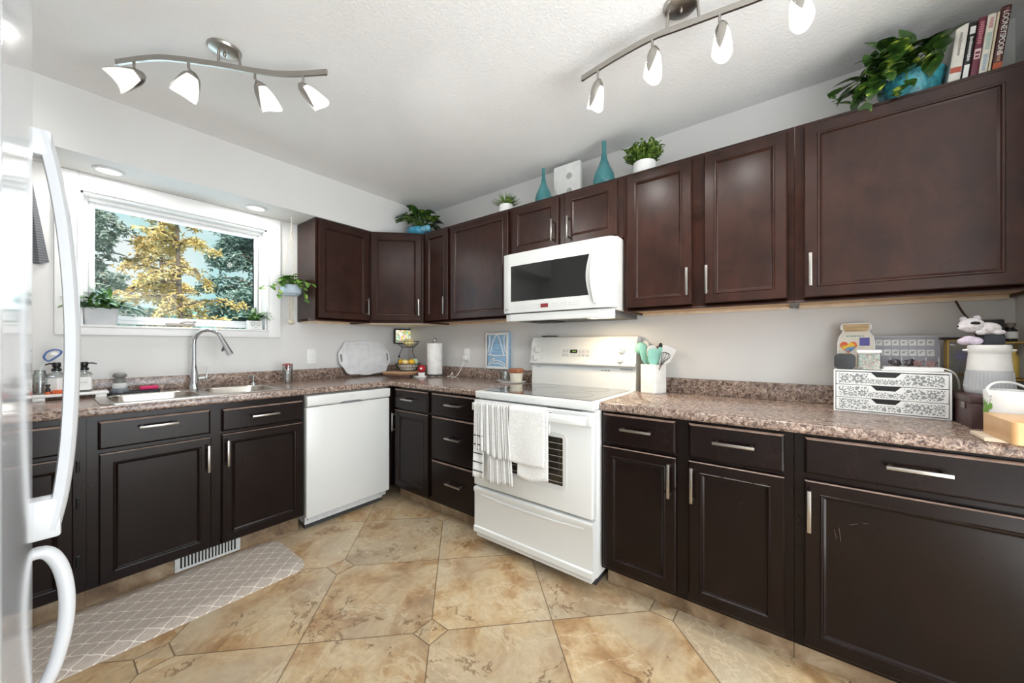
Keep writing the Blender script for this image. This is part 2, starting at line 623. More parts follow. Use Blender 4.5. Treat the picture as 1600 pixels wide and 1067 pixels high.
# ================================================================== THE SETTING
XL, YR = -3.05, -7.0          # left wall and far rear wall
H = 2.44
def struct(name, mb, mats, parent=None, **k):
    return mb.build(name, mats, parent, kind=None if parent else 'structure', **k)
struct('floor', MB().box(XL - 0.12, 0.12, YR - 0.12, 0.12, -0.06, 0.0), FLOOR)
struct('ceiling', MB().box(XL - 0.12, 0.12, YR - 0.12, 0.12, H, H + 0.08), CEIL)
WX0, WX1, WZ0, WZ1 = -2.16, -1.25, 1.30, 2.04
b = MB()
b.box(XL - 0.12, WX0, 0, 0.14, 0, H).box(WX1, 0.12, 0, 0.14, 0, H).box(WX0, WX1, 0, 0.14, 0, WZ0).box(WX0, WX1, 0, 0.14, WZ1, H)
struct('wall_back', b, WALL)
struct('wall_right', MB().box(0, 0.12, YR, 0, 0, H), WALL)
# short return wall beside the right counter run; the room is open to the dining area beyond it
struct('wall_side', MB().box(-0.74, 0, -3.85, -3.735, 0, H), WALL)
b = MB()
b.box(XL - 0.12, XL, -4.4, 0, 0, H).box(XL - 0.12, XL, YR, -6.0, 0, H).box(XL - 0.12, XL, -6.0, -4.4, 0, 0.8).box(XL - 0.12, XL, -6.0, -4.4, 2.1, H)
struct('wall_left', b, WALL)
b = MB()
b.box(XL - 0.12, -2.8, YR - 0.12, YR, 0, H).box(-0.4, 0.12, YR - 0.12, YR, 0, H).box(-2.8, -0.4, YR - 0.12, YR, 2.15, H).box(-2.8, -0.4, YR - 0.12, YR, 0, 0.1)
struct('wall_front', b, WALL)
struct('wall_soffit', MB().box(XL, 0, -0.314, 0, 2.128, H), WALL)

# ---- window over the sink
win = thing('window_1', None, None, (0, 0, 0))
win['kind'] = 'structure'
b = MB()
# reveal lining
b.box(WX0, WX0 + 0.018, 0.0, 0.12, WZ0, WZ1).box(WX1 - 0.018, WX1, 0.0, 0.12, WZ0, WZ1).box(WX0, WX1, 0.0, 0.12, WZ1 - 0.02, WZ1)
b.build('frame', TRIM, win)
b = MB()
fx0, fx1, fz0, fz1 = WX0 + 0.018, WX1 - 0.018, WZ0 + 0.012, WZ1 - 0.02
def ring(b, x0, x1, z0, z1, w, y0, y1, bev=0.003):
    b.box(x0, x0 + w, y0, y1, z0, z1, bev).box(x1 - w, x1, y0, y1, z0, z1, bev)
    b.box(x0 + w, x1 - w, y0, y1, z0, z0 + w, bev).box(x0 + w, x1 - w, y0, y1, z1 - w, z1, bev)
ring(b, fx0, fx1, fz0, fz1, 0.022, 0.06, 0.115)
b.build('frame', TRIM, win)
b = MB()
ring(b, fx0 + 0.022, fx1 - 0.022, fz0 + 0.022, fz1 - 0.022, 0.026, 0.068, 0.1)
b.build('sash', M('white_vinyl_sash', srgb(228, 229, 231), 0.35, var=0.01), win)
MB().box(fx0 + 0.046, fx1 - 0.046, 0.083, 0.086, fz0 + 0.046, fz1 - 0.046).build('pane', PANE, win)
b = MB()
b.box(-1.80, -1.66, 0.035, 0.062, fz0, fz0 + 0.014, 0.004).tube([(-1.73, 0.045, fz0 + 0.016), (-1.70, 0.03, fz0 + 0.026), (-1.665, 0.032, fz0 + 0.022)], 0.005).sphere((-1.662, 0.032, fz0 + 0.026), 0.008)
b.build('crank_handle', M('taupe_crank', srgb(168, 158, 150), 0.4), win)
b = MB()
# casing: stepped boards around the opening, head board up to the soffit, and a stool
def casing(b, x0, x1, z0, z1):
    b.box(x0, x1, -0.014, 0, z0, z1, 0.003)
casing(b, WX0 - 0.082, WX0, 1.245, 2.127)
casing(b, WX1, WX1 + 0.082, 1.245, 2.127)
casing(b, WX0, WX1, WZ1, 2.127)
casing(b, WX0, WX1, 1.245, WZ0 - 0.012)
b.box(WX0 - 0.004, WX1 + 0.004, -0.022, 0.06, WZ0 - 0.012, WZ0 + 0.001, 0.003)
b.box(WX0 - 0.004, WX0 + 0.008, -0.02, 0, WZ0, WZ1, 0.002).box(WX1 - 0.008, WX1 + 0.004, -0.02, 0, WZ0, WZ1, 0.002)
b.box(WX0 - 0.004, WX1 + 0.004, -0.02, 0, WZ1 - 0.008, WZ1 + 0.004, 0.002)
b.build('casing', TRIM, win)

# unseen openings added for the fill lamps (dining window and patio door), glazed
w2 = thing('window_2', None, None); w2['kind'] = 'structure'
b = MB()
for z0, z1 in ((0.8, 0.86), (2.04, 2.1)):
    b.box(XL - 0.1, XL - 0.03, -6.0, -4.4, z0, z1)
for y in (-6.0, -5.23, -4.46):
    b.box(XL - 0.1, XL - 0.03, y, y + 0.06, 0.8, 2.1)
b.build('frame', TRIM, w2)
d1 = thing('door_1', None, None); d1['kind'] = 'structure'
b = MB()
for x in (-2.8, -1.64, -0.48):
    b.box(x, x + 0.08, YR - 0.1, YR - 0.03, 0.1, 2.15)
b.box(-2.8, -0.4, YR - 0.1, YR - 0.03, 2.07, 2.15).box(-2.8, -0.4, YR - 0.1, YR - 0.03, 0.1, 0.18)
b.build('frame', TRIM, d1)

# ---- outside the sink window
struct('yard_ground', MB().box(-12, 14, 0.3, 26, -0.7, -0.5), M('yard_grass', srgb(96, 120, 78), 0.9, var=0.3, scale=4))
# ================================================================== CABINETS
def pull(L, vertical, parent, loc):
    b = MB()
    if vertical:
        b.box(-0.0055, 0.0055, -0.034, -0.026, -L / 2, L / 2, 0.0012)
        for s_ in (-1, 1):
            b.box(-0.005, 0.005, -0.027, 0, s_ * (L / 2 - 0.012) - 0.005, s_ * (L / 2 - 0.012) + 0.005)
    else:
        b.box(-L / 2, L / 2, -0.034, -0.026, -0.0055, 0.0055, 0.0012)
        for s_ in (-1, 1):
            b.box(s_ * (L / 2 - 0.012) - 0.005, s_ * (L / 2 - 0.012) + 0.005, -0.027, 0, -0.005, 0.005)
    return b.build('handle', NICKEL, parent, loc)

def front(kind, w, h, parent, loc, mat, fw=0.045):
    b = MB()
    if kind == 'door':
        T = 0.02
        rects = [(0, w, 0, h, 0), (0, w, 0, h, -T + 0.004), (0.004, w - 0.004, 0.004, h - 0.004, -T)]
        f = fw
        rects += [(f, w - f, f, h - f, -T), (f + 0.003, w - f - 0.003, f + 0.003, h - f - 0.003, -T - 0.0035),
                  (f + 0.008, w - f - 0.008, f + 0.008, h - f - 0.008, -T - 0.0025),
                  (f + 0.011, w - f - 0.011, f + 0.011, h - f - 0.011, -T + 0.003),
                  (f + 0.017, w - f - 0.017, f + 0.017, h - f - 0.017, -T + 0.007)]
        b.loops(rects)
    else:
        T = 0.02
        b.loops([(0, w, 0, h, 0), (0, w, 0, h, -T + 0.006), (0.003, w - 0.003, 0.003, h - 0.003, -T + 0.002), (0.008, w - 0.008, 0.008, h - 0.008, -T)])
    mats = [mat]
    if mat is ESPD:           # pale top arris: wear, plus the highlight from above put into the colour
        mats.append(M('worn_lit_edge_wood', srgb(120, 98, 86), 0.4, var=0.3, scale=25))
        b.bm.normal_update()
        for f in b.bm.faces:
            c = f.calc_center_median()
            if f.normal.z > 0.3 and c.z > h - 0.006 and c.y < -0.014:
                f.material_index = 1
    return b.build(kind, mats, parent, loc)

def hinge(parent, loc):
    b = MB().box(-0.006, 0.006, -0.004, 0, -0.026, 0.026, 0.001).cyl((0, -0.006, -0.022), (0, -0.006, 0.022), 0.0045, seg=10)
    return b.build('hinge', IRON, parent, loc)

def cabinet(name, label, loc, rz, w, d, h, fronts, mat, toe=0.0, under=False, group=None, body=None, toe_open=False):
    """local frame: x along the wall, -y into the room, z up from loc"""
    t = thing(name, label, 'cabinet', loc, rz, group)
    b = MB()
    if body:
        b = body()
    elif under:
        b.box(0, w, -d, -0.003, 0.02, h).box(0, w, -d, -d + 0.02, 0, 0.02).box(0, 0.016, -d + 0.02, -0.003, 0, 0.02).box(w - 0.016, w, -d + 0.02, -0.003, 0, 0.02)
    else:
        b.box(0, w, -d, -0.004, toe, h)
    b.build('carcass', mat, t)
    if under and not body:
        MB().box(0.016, w - 0.016, -d + 0.02, -0.002, 0.012, 0.02).build('bottom_panel', PINE, t)
        MB().box(0.016, w - 0.016, -0.03, -0.002, -0.006, 0.012, 0.002).build('light_rail', M('pale_rail', srgb(226, 208, 184), 0.5), t)
    if toe:
        MB().box(0, w, -d + 0.075, -0.05, 0, toe).build('toe_kick', KICK, t)
    for f in fronts:
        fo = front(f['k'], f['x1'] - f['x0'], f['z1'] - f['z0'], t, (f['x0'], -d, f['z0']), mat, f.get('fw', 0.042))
        if 'h' in f:
            L, v, hx, hz = f['h']
            pull(L, v, fo, (hx - f['x0'], -0.02, hz - f['z0']))
        for hz in f.get('hinges', []):
            hinge(t, (f['hx'], -d, hz))
    return t

RB = R(-90)
def cabinet_u(*a, **k):
    return cabinet(*a, group='dark brown upper wall cabinets', **k)
def cabinet_b(*a, **k):
    return cabinet(*a, group='black-brown base cabinets', **k)
def yB(y, y0):            # world y -> local x of a run on the right wall
    return y0 - y

# ---------- right wall, upper run
UZ, UT = 1.37, 2.126
uh = UT - UZ
def up_front(k, ya, yb, y0, z0, z1, zc, hy=None, L=0.135, hz=1.50, fw=0.042):
    f = dict(k=k, x0=y0 - ya, x1=y0 - yb, z0=z0 - zc, z1=z1 - zc, fw=fw)
    if hy is not None:
        f['h'] = (L, True, y0 - hy, hz - zc)
    return f
y0 = -3.07
cabinet_u('upper_cabinet', 'long dark brown wall cabinet with one very wide door, below the books and trailing plant', (0, y0, UZ), RB, 0.66, 0.30, uh,
        [up_front('door', -3.10, -3.665, y0, 1.388, 2.108, UZ, -3.12)], ESP, under=True)
y0 = -2.322
cabinet_u('upper_cabinet', 'dark brown two-door wall cabinet right of the microwave, with the boxwood plant on top', (0, y0, UZ), RB, 0.747, 0.30, uh,
        [up_front('door', -2.345, -2.668, y0, 1.39, 2.108, UZ, -2.652), up_front('door', -2.724, -3.044, y0, 1.39, 2.108, UZ, -2.738)], ESP, under=True)
y0 = -1.54; zc = 1.785
cabinet_u('upper_cabinet', 'short two-door dark brown cabinet directly above the white microwave', (0, y0, zc), RB, 0.781, 0.30, UT - zc,
        [up_front('door', -1.562, -1.915, y0, 1.803, 2.108, zc, -1.885, hz=1.90), up_front('door', -1.961, -2.288, y0, 1.803, 2.108, zc, -1.995, hz=1.895)], ESP)
y0 = -0.612
cabinet_u('upper_cabinet', 'dark brown wall cabinet left of the microwave with one narrow and one wide door', (0, y0, UZ), RB, 0.926, 0.30, uh,
        [up_front('door', -0.650, -0.922, y0, 1.39, 2.108, UZ, -0.903), up_front('door', -0.952, -1.522, y0, 1.39, 2.108, UZ)], ESP, under=True)
# ---------- corner unit with diagonal door
cu = thing('upper_cabinet', 'dark brown corner wall cabinet with diagonal door, turquoise planter on top', 'cabinet', (0, 0, UZ), 0, 'dark brown upper wall cabinets')
poly = [(0, 0), (-0.61, 0), (-0.61, -0.302), (-0.302, -0.61), (0, -0.61)]
MB().prism(poly, 0.0, uh).build('carcass', ESP, cu)
dl = math.hypot(0.308, 0.308)
dr = front('door', dl - 0.03, 2.108 - 1.39, cu, (-0.61 + 0.015 * 0.7071, -0.302 - 0.015 * 0.7071, 1.39 - UZ), ESP, 0.045)
dr.rotation_euler = (0, 0, R(-45))
pull(0.135, True, dr, (dl - 0.03 - 0.02, -0.02, 1.50 - 1.39))
MB().prism([(-0.60, -0.03), (-0.60, -0.295), (-0.298, -0.598), (-0.03, -0.598), (-0.03, -0.03)], -0.006, 0.0).build('bottom_panel', M('pale_rail', srgb(226, 208, 184), 0.5), cu)
# ---------- back wall upper
cabinet_u('upper_cabinet', 'dark brown single-door wall cabinet beside the hanging plant and window', (-1.046, 0, UZ), 0, 0.434, 0.30, uh,
        [dict(k='door', x0=0.018, x1=0.424, z0=0.02, z1=0.738, fw=0.042, h=(0.135, True, 0.402, 0.13))], ESP, under=True)

# ---------- base run, right wall
BD, BH, TK = 0.605, 0.871, 0.106
def lo_front(k, ya, yb, y0, z0, z1, h=None, **kw):
    f = dict(k=k, x0=y0 - ya, x1=y0 - yb, z0=z0, z1=z1, **kw)
    if h:
        L, v, hy, hz = h
        f['h'] = (L, v, y0 - hy, hz)
    return f
y0 = -3.068
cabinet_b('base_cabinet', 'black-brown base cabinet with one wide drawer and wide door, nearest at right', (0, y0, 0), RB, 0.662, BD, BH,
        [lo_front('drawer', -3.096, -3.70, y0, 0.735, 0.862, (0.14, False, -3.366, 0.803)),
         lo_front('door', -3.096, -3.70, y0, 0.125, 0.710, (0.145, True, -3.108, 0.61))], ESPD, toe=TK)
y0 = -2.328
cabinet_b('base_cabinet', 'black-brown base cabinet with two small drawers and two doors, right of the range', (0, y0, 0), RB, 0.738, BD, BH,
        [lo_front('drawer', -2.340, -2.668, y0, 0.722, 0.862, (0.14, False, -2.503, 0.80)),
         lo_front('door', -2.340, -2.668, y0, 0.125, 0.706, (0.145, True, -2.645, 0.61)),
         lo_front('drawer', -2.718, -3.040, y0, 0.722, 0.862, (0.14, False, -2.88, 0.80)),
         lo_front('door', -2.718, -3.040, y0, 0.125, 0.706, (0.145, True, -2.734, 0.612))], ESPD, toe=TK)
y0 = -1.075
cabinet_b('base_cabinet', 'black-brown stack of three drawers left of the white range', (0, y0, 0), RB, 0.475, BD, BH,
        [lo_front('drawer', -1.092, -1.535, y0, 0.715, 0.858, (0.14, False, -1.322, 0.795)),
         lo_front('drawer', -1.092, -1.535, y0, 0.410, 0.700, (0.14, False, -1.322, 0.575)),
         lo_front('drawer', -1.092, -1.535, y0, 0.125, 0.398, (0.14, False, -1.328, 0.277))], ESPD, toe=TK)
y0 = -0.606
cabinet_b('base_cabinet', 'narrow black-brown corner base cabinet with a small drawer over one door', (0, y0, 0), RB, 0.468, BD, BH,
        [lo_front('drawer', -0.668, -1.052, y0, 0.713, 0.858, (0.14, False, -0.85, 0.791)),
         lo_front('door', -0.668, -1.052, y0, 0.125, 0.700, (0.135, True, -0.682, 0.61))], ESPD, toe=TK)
# filler cabinet body in the blind corner
b = MB().box(-0.645, -0.606, -0.604, -0.02, TK, BH)
b.build('corner_filler_panel', ESPD, None, label='black-brown filler panel in the corner right of the dishwasher', cat='panel')
# ---------- base run, back wall
x0 = -2.163
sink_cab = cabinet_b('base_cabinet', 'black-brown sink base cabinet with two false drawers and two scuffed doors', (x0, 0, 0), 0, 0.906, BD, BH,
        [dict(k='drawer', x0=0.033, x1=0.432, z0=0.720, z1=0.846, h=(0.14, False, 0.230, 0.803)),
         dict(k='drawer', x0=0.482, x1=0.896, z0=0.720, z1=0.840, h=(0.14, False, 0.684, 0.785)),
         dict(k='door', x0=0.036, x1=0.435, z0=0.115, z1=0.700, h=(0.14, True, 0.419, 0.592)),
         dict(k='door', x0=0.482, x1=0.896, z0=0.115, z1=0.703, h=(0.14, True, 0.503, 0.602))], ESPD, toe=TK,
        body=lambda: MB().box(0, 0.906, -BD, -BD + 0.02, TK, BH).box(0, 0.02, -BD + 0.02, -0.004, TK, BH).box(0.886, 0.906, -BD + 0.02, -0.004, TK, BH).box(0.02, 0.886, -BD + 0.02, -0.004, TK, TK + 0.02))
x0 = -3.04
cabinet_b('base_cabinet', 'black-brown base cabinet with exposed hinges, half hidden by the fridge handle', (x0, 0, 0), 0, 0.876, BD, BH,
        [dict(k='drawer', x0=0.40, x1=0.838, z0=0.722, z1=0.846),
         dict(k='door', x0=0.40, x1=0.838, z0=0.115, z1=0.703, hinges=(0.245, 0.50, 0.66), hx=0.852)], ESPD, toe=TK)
# floor register in the toe kick
rg = thing('floor_register', 'white slotted heating register in the kick under the sink cabinet', 'vent', (-1.86, -0.531, 0.008))
b = MB()
b.box(0, 0.285, -0.012, 0, 0, 0.014, 0.002).box(0, 0.285, -0.012, 0, 0.074, 0.088, 0.002).box(0, 0.022, -0.012, 0, 0.014, 0.074, 0.002).box(0.263, 0.285, -0.012, 0, 0.014, 0.074, 0.002)
b.build('frame', ENAMEL2, rg)
for k in range(16):
    x = 0.030 + k * 0.0145
    MB().box(x, x + 0.007, -0.010, -0.002, 0.014, 0.074).build('slat', ENAMEL2, rg)
MB().box(0.022, 0.263, -0.0015, -0.0005, 0.014, 0.074).build('dark_opening', BLACK, rg)

# ================================================================== COUNTERTOPS
def plate(outer, hole, z0, z1, bevel_test, bev=0.012):
    t = bmesh.new()
    def loop(pts, z):
        vs = [t.verts.new((x, y, z)) for x, y in pts]
        es = [t.edges.new((vs[i], vs[(i + 1) % len(vs)])) for i in range(len(vs))]
        return vs, es
    ov, oe = loop(outer, z1)
    es = list(oe)
    if hole:
        hv, he = loop(hole, z1)
        es += he
    bmesh.ops.triangle_fill(t, use_beauty=True, use_dissolve=False, edges=es)
    top = list(t.faces)
    ret = bmesh.ops.extrude_face_region(t, geom=top)
    nv = [g for g in ret['geom'] if isinstance(g, bmesh.types.BMVert)]
    for v in nv:
        v.co.z = z0
    bmesh.ops.recalc_face_normals(t, faces=t.faces)
    eb = [e for e in t.edges if bevel_test(e.verts[0].co, e.verts[1].co)]
    if eb:
        bmesh.ops.bevel(t, geom=eb, offset=bev, segments=4, affect='EDGES', profile=0.5)
    return t
LIP = 0.632
SKX0, SKX1, SKY0, SKY1 = -2.09, -1.34, -0.555, -0.125
ct = thing('countertop', 'L-shaped speckled brown countertop holding the sink, running round the corner', 'countertop', group='speckled laminate countertops')
outer = [(-3.045, -0.001), (-3.045, -LIP), (-LIP, -LIP), (-LIP, -1.558), (-0.001, -1.558), (-0.001, -0.001)]
t = plate(outer, rrect(SKX0, SKX1, SKY0, SKY1, 0.06, 5), 0.873, 0.912,
          lambda a, c: (abs(a.y + LIP) < 1e-4 and abs(c.y + LIP) < 1e-4) or (abs(a.x + LIP) < 1e-4 and abs(c.x + LIP) < 1e-4 and abs(a.z - c.z) < 1e-4))
MB().add(t).build('worktop', COUNTER, ct)
b = MB().box(-3.045, -0.022, -0.022, -0.001, 0.912, 0.998, 0.004).box(-0.022, -0.001, -1.558, -0.001, 0.912, 0.998, 0.004)
b.build('backsplash', COUNTER, ct)
c2 = thing('countertop', 'speckled brown countertop right of the range under the white lace drawers', 'countertop', group='speckled laminate countertops')
t = plate([(-0.001, -2.326), (-LIP, -2.326), (-LIP, -3.733), (-0.001, -3.733)], None, 0.873, 0.912,
          lambda a, c: abs(a.x + LIP) < 1e-4 and abs(c.x + LIP) < 1e-4 and abs(a.z - c.z) < 1e-4)
MB().add(t).build('worktop', COUNTER, c2)
MB().box(-0.022, -0.001, -3.733, -2.326, 0.912, 0.998, 0.004).build('backsplash', COUNTER, c2)

# pale scratches on the scuffed doors
SCR = M('pale_scratch', srgb(150, 138, 130), 0.6)
def scratches(parent, pts, y):
    b = MB()
    for x0, z0, x1, z1, w in pts:
        b.tube([(x0, y, z0), (x1, y, z1)], w, 4)
    b.build('scratch', SCR, parent)
wide = [c for c in bpy.data.objects if c.name.startswith('door') and c.parent and 'one wide drawer' in c.parent.get('label', '')][0]
scratches(wide, [(0.080, 0.43, 0.086, 0.40, 0.00025), (0.092, 0.44, 0.097, 0.395, 0.0003), (0.118, 0.458, 0.140, 0.468, 0.00025), (0.150, 0.473, 0.165, 0.476, 0.0002)], -0.0132)
# ================================================================== RANGE
def plate_multi(outer, holes, z0, z1):
    t = bmesh.new()
    es = []
    for pts in [outer] + holes:
        vs = [t.verts.new((x, y, z1)) for x, y in pts]
        es += [t.edges.new((vs[i], vs[(i + 1) % len(vs)])) for i in range(len(vs))]
    bmesh.ops.triangle_fill(t, use_beauty=True, use_dissolve=False, edges=es)
    ret = bmesh.ops.extrude_face_region(t, geom=list(t.faces))
    for g in ret['geom']:
        if isinstance(g, bmesh.types.BMVert):
            g.co.z = z0
    bmesh.ops.recalc_face_normals(t, faces=t.faces)
    return t

def strokes(b, x0, x1, z, y, n, h, m=0, gap=0.35):
    """a run of tiny illegible print marks"""
    st = (x1 - x0) / n
    for i in range(n):
        k = 0.6 + 0.4 * rnd.random()
        b.box(x0 + i * st, x0 + (i + 1 - gap) * st, y - 0.0004, y, z - h / 2 * k, z + h / 2 * k, m=m)

RW = 0.757
rg = thing('kitchen_range', 'white electric range with black glass cooktop, two towels on its oven handle', 'stove', (0, -1.567, 0), RB)
MB().box(0, RW, -0.655, -0.012, 0.07, 0.876, 0.004).build('body', ENAMEL, rg)
MB().box(0.03, RW - 0.03, -0.60, -0.05, 0.0, 0.07).build('kick', M('dark_kick', srgb(60, 60, 62), 0.6), rg)
b = MB()
b.box(0, RW, -0.694, -0.012, 0.877, 0.917, 0.007, 3)
b.build('cooktop_frame', ENAMEL, rg)
b = MB()
b.prism(rrect(0.028, RW - 0.028, -0.655, -0.105, 0.015), 0.917, 0.9195)
b.build('cooktop_glass', COOKTOP, rg)
for bx, by, br in ((0.20, -0.50, 0.085), (0.20, -0.24, 0.105), (0.555, -0.50, 0.105), (0.555, -0.24, 0.085)):
    b = MB()
    b.tube([(bx + br * math.cos(2 * PI * i / 40), by + br * math.sin(2 * PI * i / 40), 0.9196) for i in range(40)], 0.0012, 4, closed=True, flat=(0.25, 1))
    b.build('burner_ring', M('grey_burner_print', srgb(84, 86, 88), 0.3), rg)
# backguard
b = MB()
prof = [(-0.012, 0.917), (-0.100, 0.917), (-0.098, 0.945), (-0.088, 1.06), (-0.012, 1.06)]
b.prism(prof, 0.004, RW - 0.004, 'x')
b.build('riser', ENAMEL, rg)
b = MB()
prof = [(-0.012, 1.055), (-0.112, 1.055), (-0.120, 1.062), (-0.120, 1.072), (-0.112, 1.080), (-0.092, 1.205), (-0.086, 1.214), (-0.075, 1.240), (-0.062, 1.247), (-0.02, 1.247), (-0.012, 1.24)]
b.prism(prof, 0.0, RW, 'x')
b.build('control_panel', ENAMEL, rg)
def panel_y(z):
    return -0.112 + (z - 1.08) / (1.205 - 1.08) * 0.020
TILT = math.atan2(0.020, 0.125)
for kx, kz, big in ((0.054, 1.156, 0), (0.049, 1.098, 0), (0.668, 1.157, 1), (0.662, 1.098, 1)):
    b = MB()
    mt = Matrix.Translation((kx, panel_y(kz), kz)) @ Matrix.Rotation(R(90) - TILT, 4, 'X')
    b.lathe([(0, 0.0), (0.0225, 0.0), (0.0225, 0.004), (0.019, 0.006), (0.0185, 0.016), (0.0165, 0.019), (0, 0.019)], seg=28, mtx=mt)
    b.box(-0.0045, 0.0045, -0.017, 0.017, 0.018, 0.027, 0.002, mtx=mt)
    b.build('knob', ENAMEL2, rg)
    b = MB()
    b.box(-0.0025, 0.0025, -0.0025, 0.0025, 0, 0.0006, mtx=Matrix.Translation((kx - (0.042 if big else -0.042), panel_y(kz) - 0.0002, kz - 0.002)) @ Matrix.Rotation(R(90) - TILT, 4, 'X'))
    b.build('indicator_mark', MGREY, rg)
# clock display with its keypad
pm = Matrix.Translation((0.362, panel_y(1.137), 1.137)) @ Matrix.Rotation(R(90) - TILT, 4, 'X')
b = MB()
b.prism(rrect(-0.103, 0.103, -0.026, 0.026, 0.006), 0.0, 0.0012, mtx=pm)
b.build('keypad_plate', M('pale_grey_keypad', srgb(206, 206, 204), 0.4), rg)
b = MB()
b.box(-0.046, 0.006, -0.002, 0.021, 0.0012, 0.002, mtx=pm)
b.build('clock_display', M('dark_green_display', srgb(20, 26, 14), 0.15), rg)
b = MB()
for x in (-0.028, -0.020, -0.010):
    b.box(x, x + 0.005, 0.006, 0.014, 0.002, 0.0022, mtx=pm)
b.build('clock_segments', M('lit_green_segments', srgb(120, 150, 60), 0.5, em=(0.35, 0.55, 0.12), ems=0.5), rg)
for x in (-0.088, -0.065, 0.022, 0.052, 0.084):
    for y in (0.010, -0.014):
        MB().lathe([(0, 0), (0.0085, 0), (0.0085, 0.0012), (0.007, 0.002), (0, 0.002)], (x, y, 0.0012), 14, 0, pm, 1.0, 0.75).build('button', LGREY, rg)
# small printing on the riser
b = MB()
ry = -0.0945
strokes(b, 0.034, 0.086, 1.035, -0.0915, 6, 0.012)
b.build('printing', LGREY, rg)
b = MB()
for i in range(3):
    b.box(0.530 + i * 0.022, 0.546 + i * 0.022, -0.0922, -0.0912, 1.025, 1.031)
strokes(b, 0.655, 0.735, 1.040, -0.0912, 7, 0.016)
b.build('printing', MGREY, rg)
# oven door
b = MB()
b.box(0.0, RW, -0.703, -0.66, 0.366, 0.868, 0.006, 3)
b.build('oven_door', ENAMEL, rg)
dr = [c for c in rg.children if c.name.startswith('oven_door')][0]
b = MB()
ro = rrect(0.135, 0.622, 0.468, 0.752, 0.03)
ri = rrect(0.158, 0.600, 0.491, 0.729, 0.006)
t = plate_multi(ro, [ri], -0.7055, -0.7025)
b.add(t, 0, True, Matrix.Rotation(R(90), 4, 'X') @ Matrix.Scale(-1, 4, (0, 0, 1)))
b.build('window_surround', ENAMEL2, dr)
MB().prism(ri, -0.7038, -0.7032, 'y').build('oven_window', M('dark_oven_glass', srgb(40, 34, 26), 0.12, var=0.1, coat=0.4), dr)
for i in range(7):
    z = 0.505 + i * 0.032
    MB().box(0.160, 0.598, -0.7043, -0.7039, z, z + 0.0035).build('rack_line', M('oven_rack_line', srgb(150, 146, 138), 0.4), dr)
b = MB()
path = [(0.012, -0.708), (0.03, -0.726), (0.10, -0.742), (0.25, -0.750), (0.378, -0.752), (0.507, -0.750), (0.657, -0.742), (0.727, -0.726), (0.745, -0.708)]
rows = []
for x, y in path:
    rows.append([(x, y + 0.012, 0.814), (x, y + 0.004, 0.808), (x, y - 0.002, 0.812), (x, y - 0.004, 0.822), (x, y - 0.001, 0.848), (x, y + 0.004, 0.853), (x, y + 0.012, 0.850)])
b.grid(rows, closed_u=True)
b.box(0.0, 0.034, -0.722, -0.702, 0.806, 0.852, 0.005).box(RW - 0.034, RW, -0.722, -0.702, 0.806, 0.852, 0.005)
b.build('oven_handle', ENAMEL, dr)
b = MB()
for i in range(9):
    b.box(0.50 + i * 0.022, 0.517 + i * 0.022, -0.69, -0.672, 0.8682, 0.8690)
b.build('vent_slots', BLACK, dr)
# storage drawer
b = MB()
b.prism([(-0.655, 0.085), (-0.702, 0.085), (-0.706, 0.09), (-0.706, 0.118), (-0.698, 0.124), (-0.698, 0.318), (-0.706, 0.332), (-0.706, 0.346), (-0.698, 0.352), (-0.655, 0.352)], 0.0, RW, 'x')
b.prism([(-0.600, 0.060), (-0.690, 0.060), (-0.690, 0.088), (-0.600, 0.088)], 0.012, RW - 0.012, 'x')
b.build('storage_drawer', ENAMEL, rg)
b = MB().tube([(0.05, -0.698, 0.312), (0.2, -0.7, 0.304), (0.378, -0.7, 0.302), (0.557, -0.7, 0.304), (0.707, -0.698, 0.312)], 0.007, 8, flat=(1, 0.5))
b.build('drawer_pull', ENAMEL, rg)

# ---- towels over the oven handle (local to the range frame)
def make_towel_mat(name, stripes=True):
    m, nt, p = new_mat(name)
    n, l = nt.nodes, nt.links
    tc = n.new('ShaderNodeTexCoord')
    sp = n.new('ShaderNodeSeparateXYZ')
    l.new(tc.outputs['Object'], sp.inputs[0])
    no = noise(nt, tc.outputs['Object'], 140, 3)
    base = ramp(n, [(0.3, srgb(222, 222, 220)), (0.7, srgb(244, 244, 242))])
    l.new(no, base.inputs['Fac'])
    c = base.outputs[0]
    if stripes:
        at = n.new('ShaderNodeAttribute')
        at.attribute_name = 'across'
        w = at.outputs['Fac']
        fr = mth(nt, 'FRACT', mth(nt, 'MULTIPLY', w, 11.0))
        s1 = mth(nt, 'LESS_THAN', mth(nt, 'ABSOLUTE', mth(nt, 'SUBTRACT', fr, 0.35)), 0.10)
        s2 = mth(nt, 'LESS_THAN', mth(nt, 'ABSOLUTE', mth(nt, 'SUBTRACT', fr, 0.72)), 0.05)
        c = mixc(nt, mth(nt, 'MULTIPLY', mth(nt, 'MAXIMUM', s1, s2), 0.9), c, srgb(112, 112, 113))
    l.new(c, p.inputs['Base Color'])
    p.inputs['Roughness'].default_value = 0.95
    p.inputs['Sheen Weight'].default_value = 0.2
    bumped(nt, p, no, 0.5, 0.003)
    return m
TOWEL_S = make_towel_mat('grey_striped_towelling')
TOWEL_W = make_towel_mat('white_towelling', False)
TOWEL_B = M('black_bar_on_towel', srgb(52, 54, 58), 0.95)

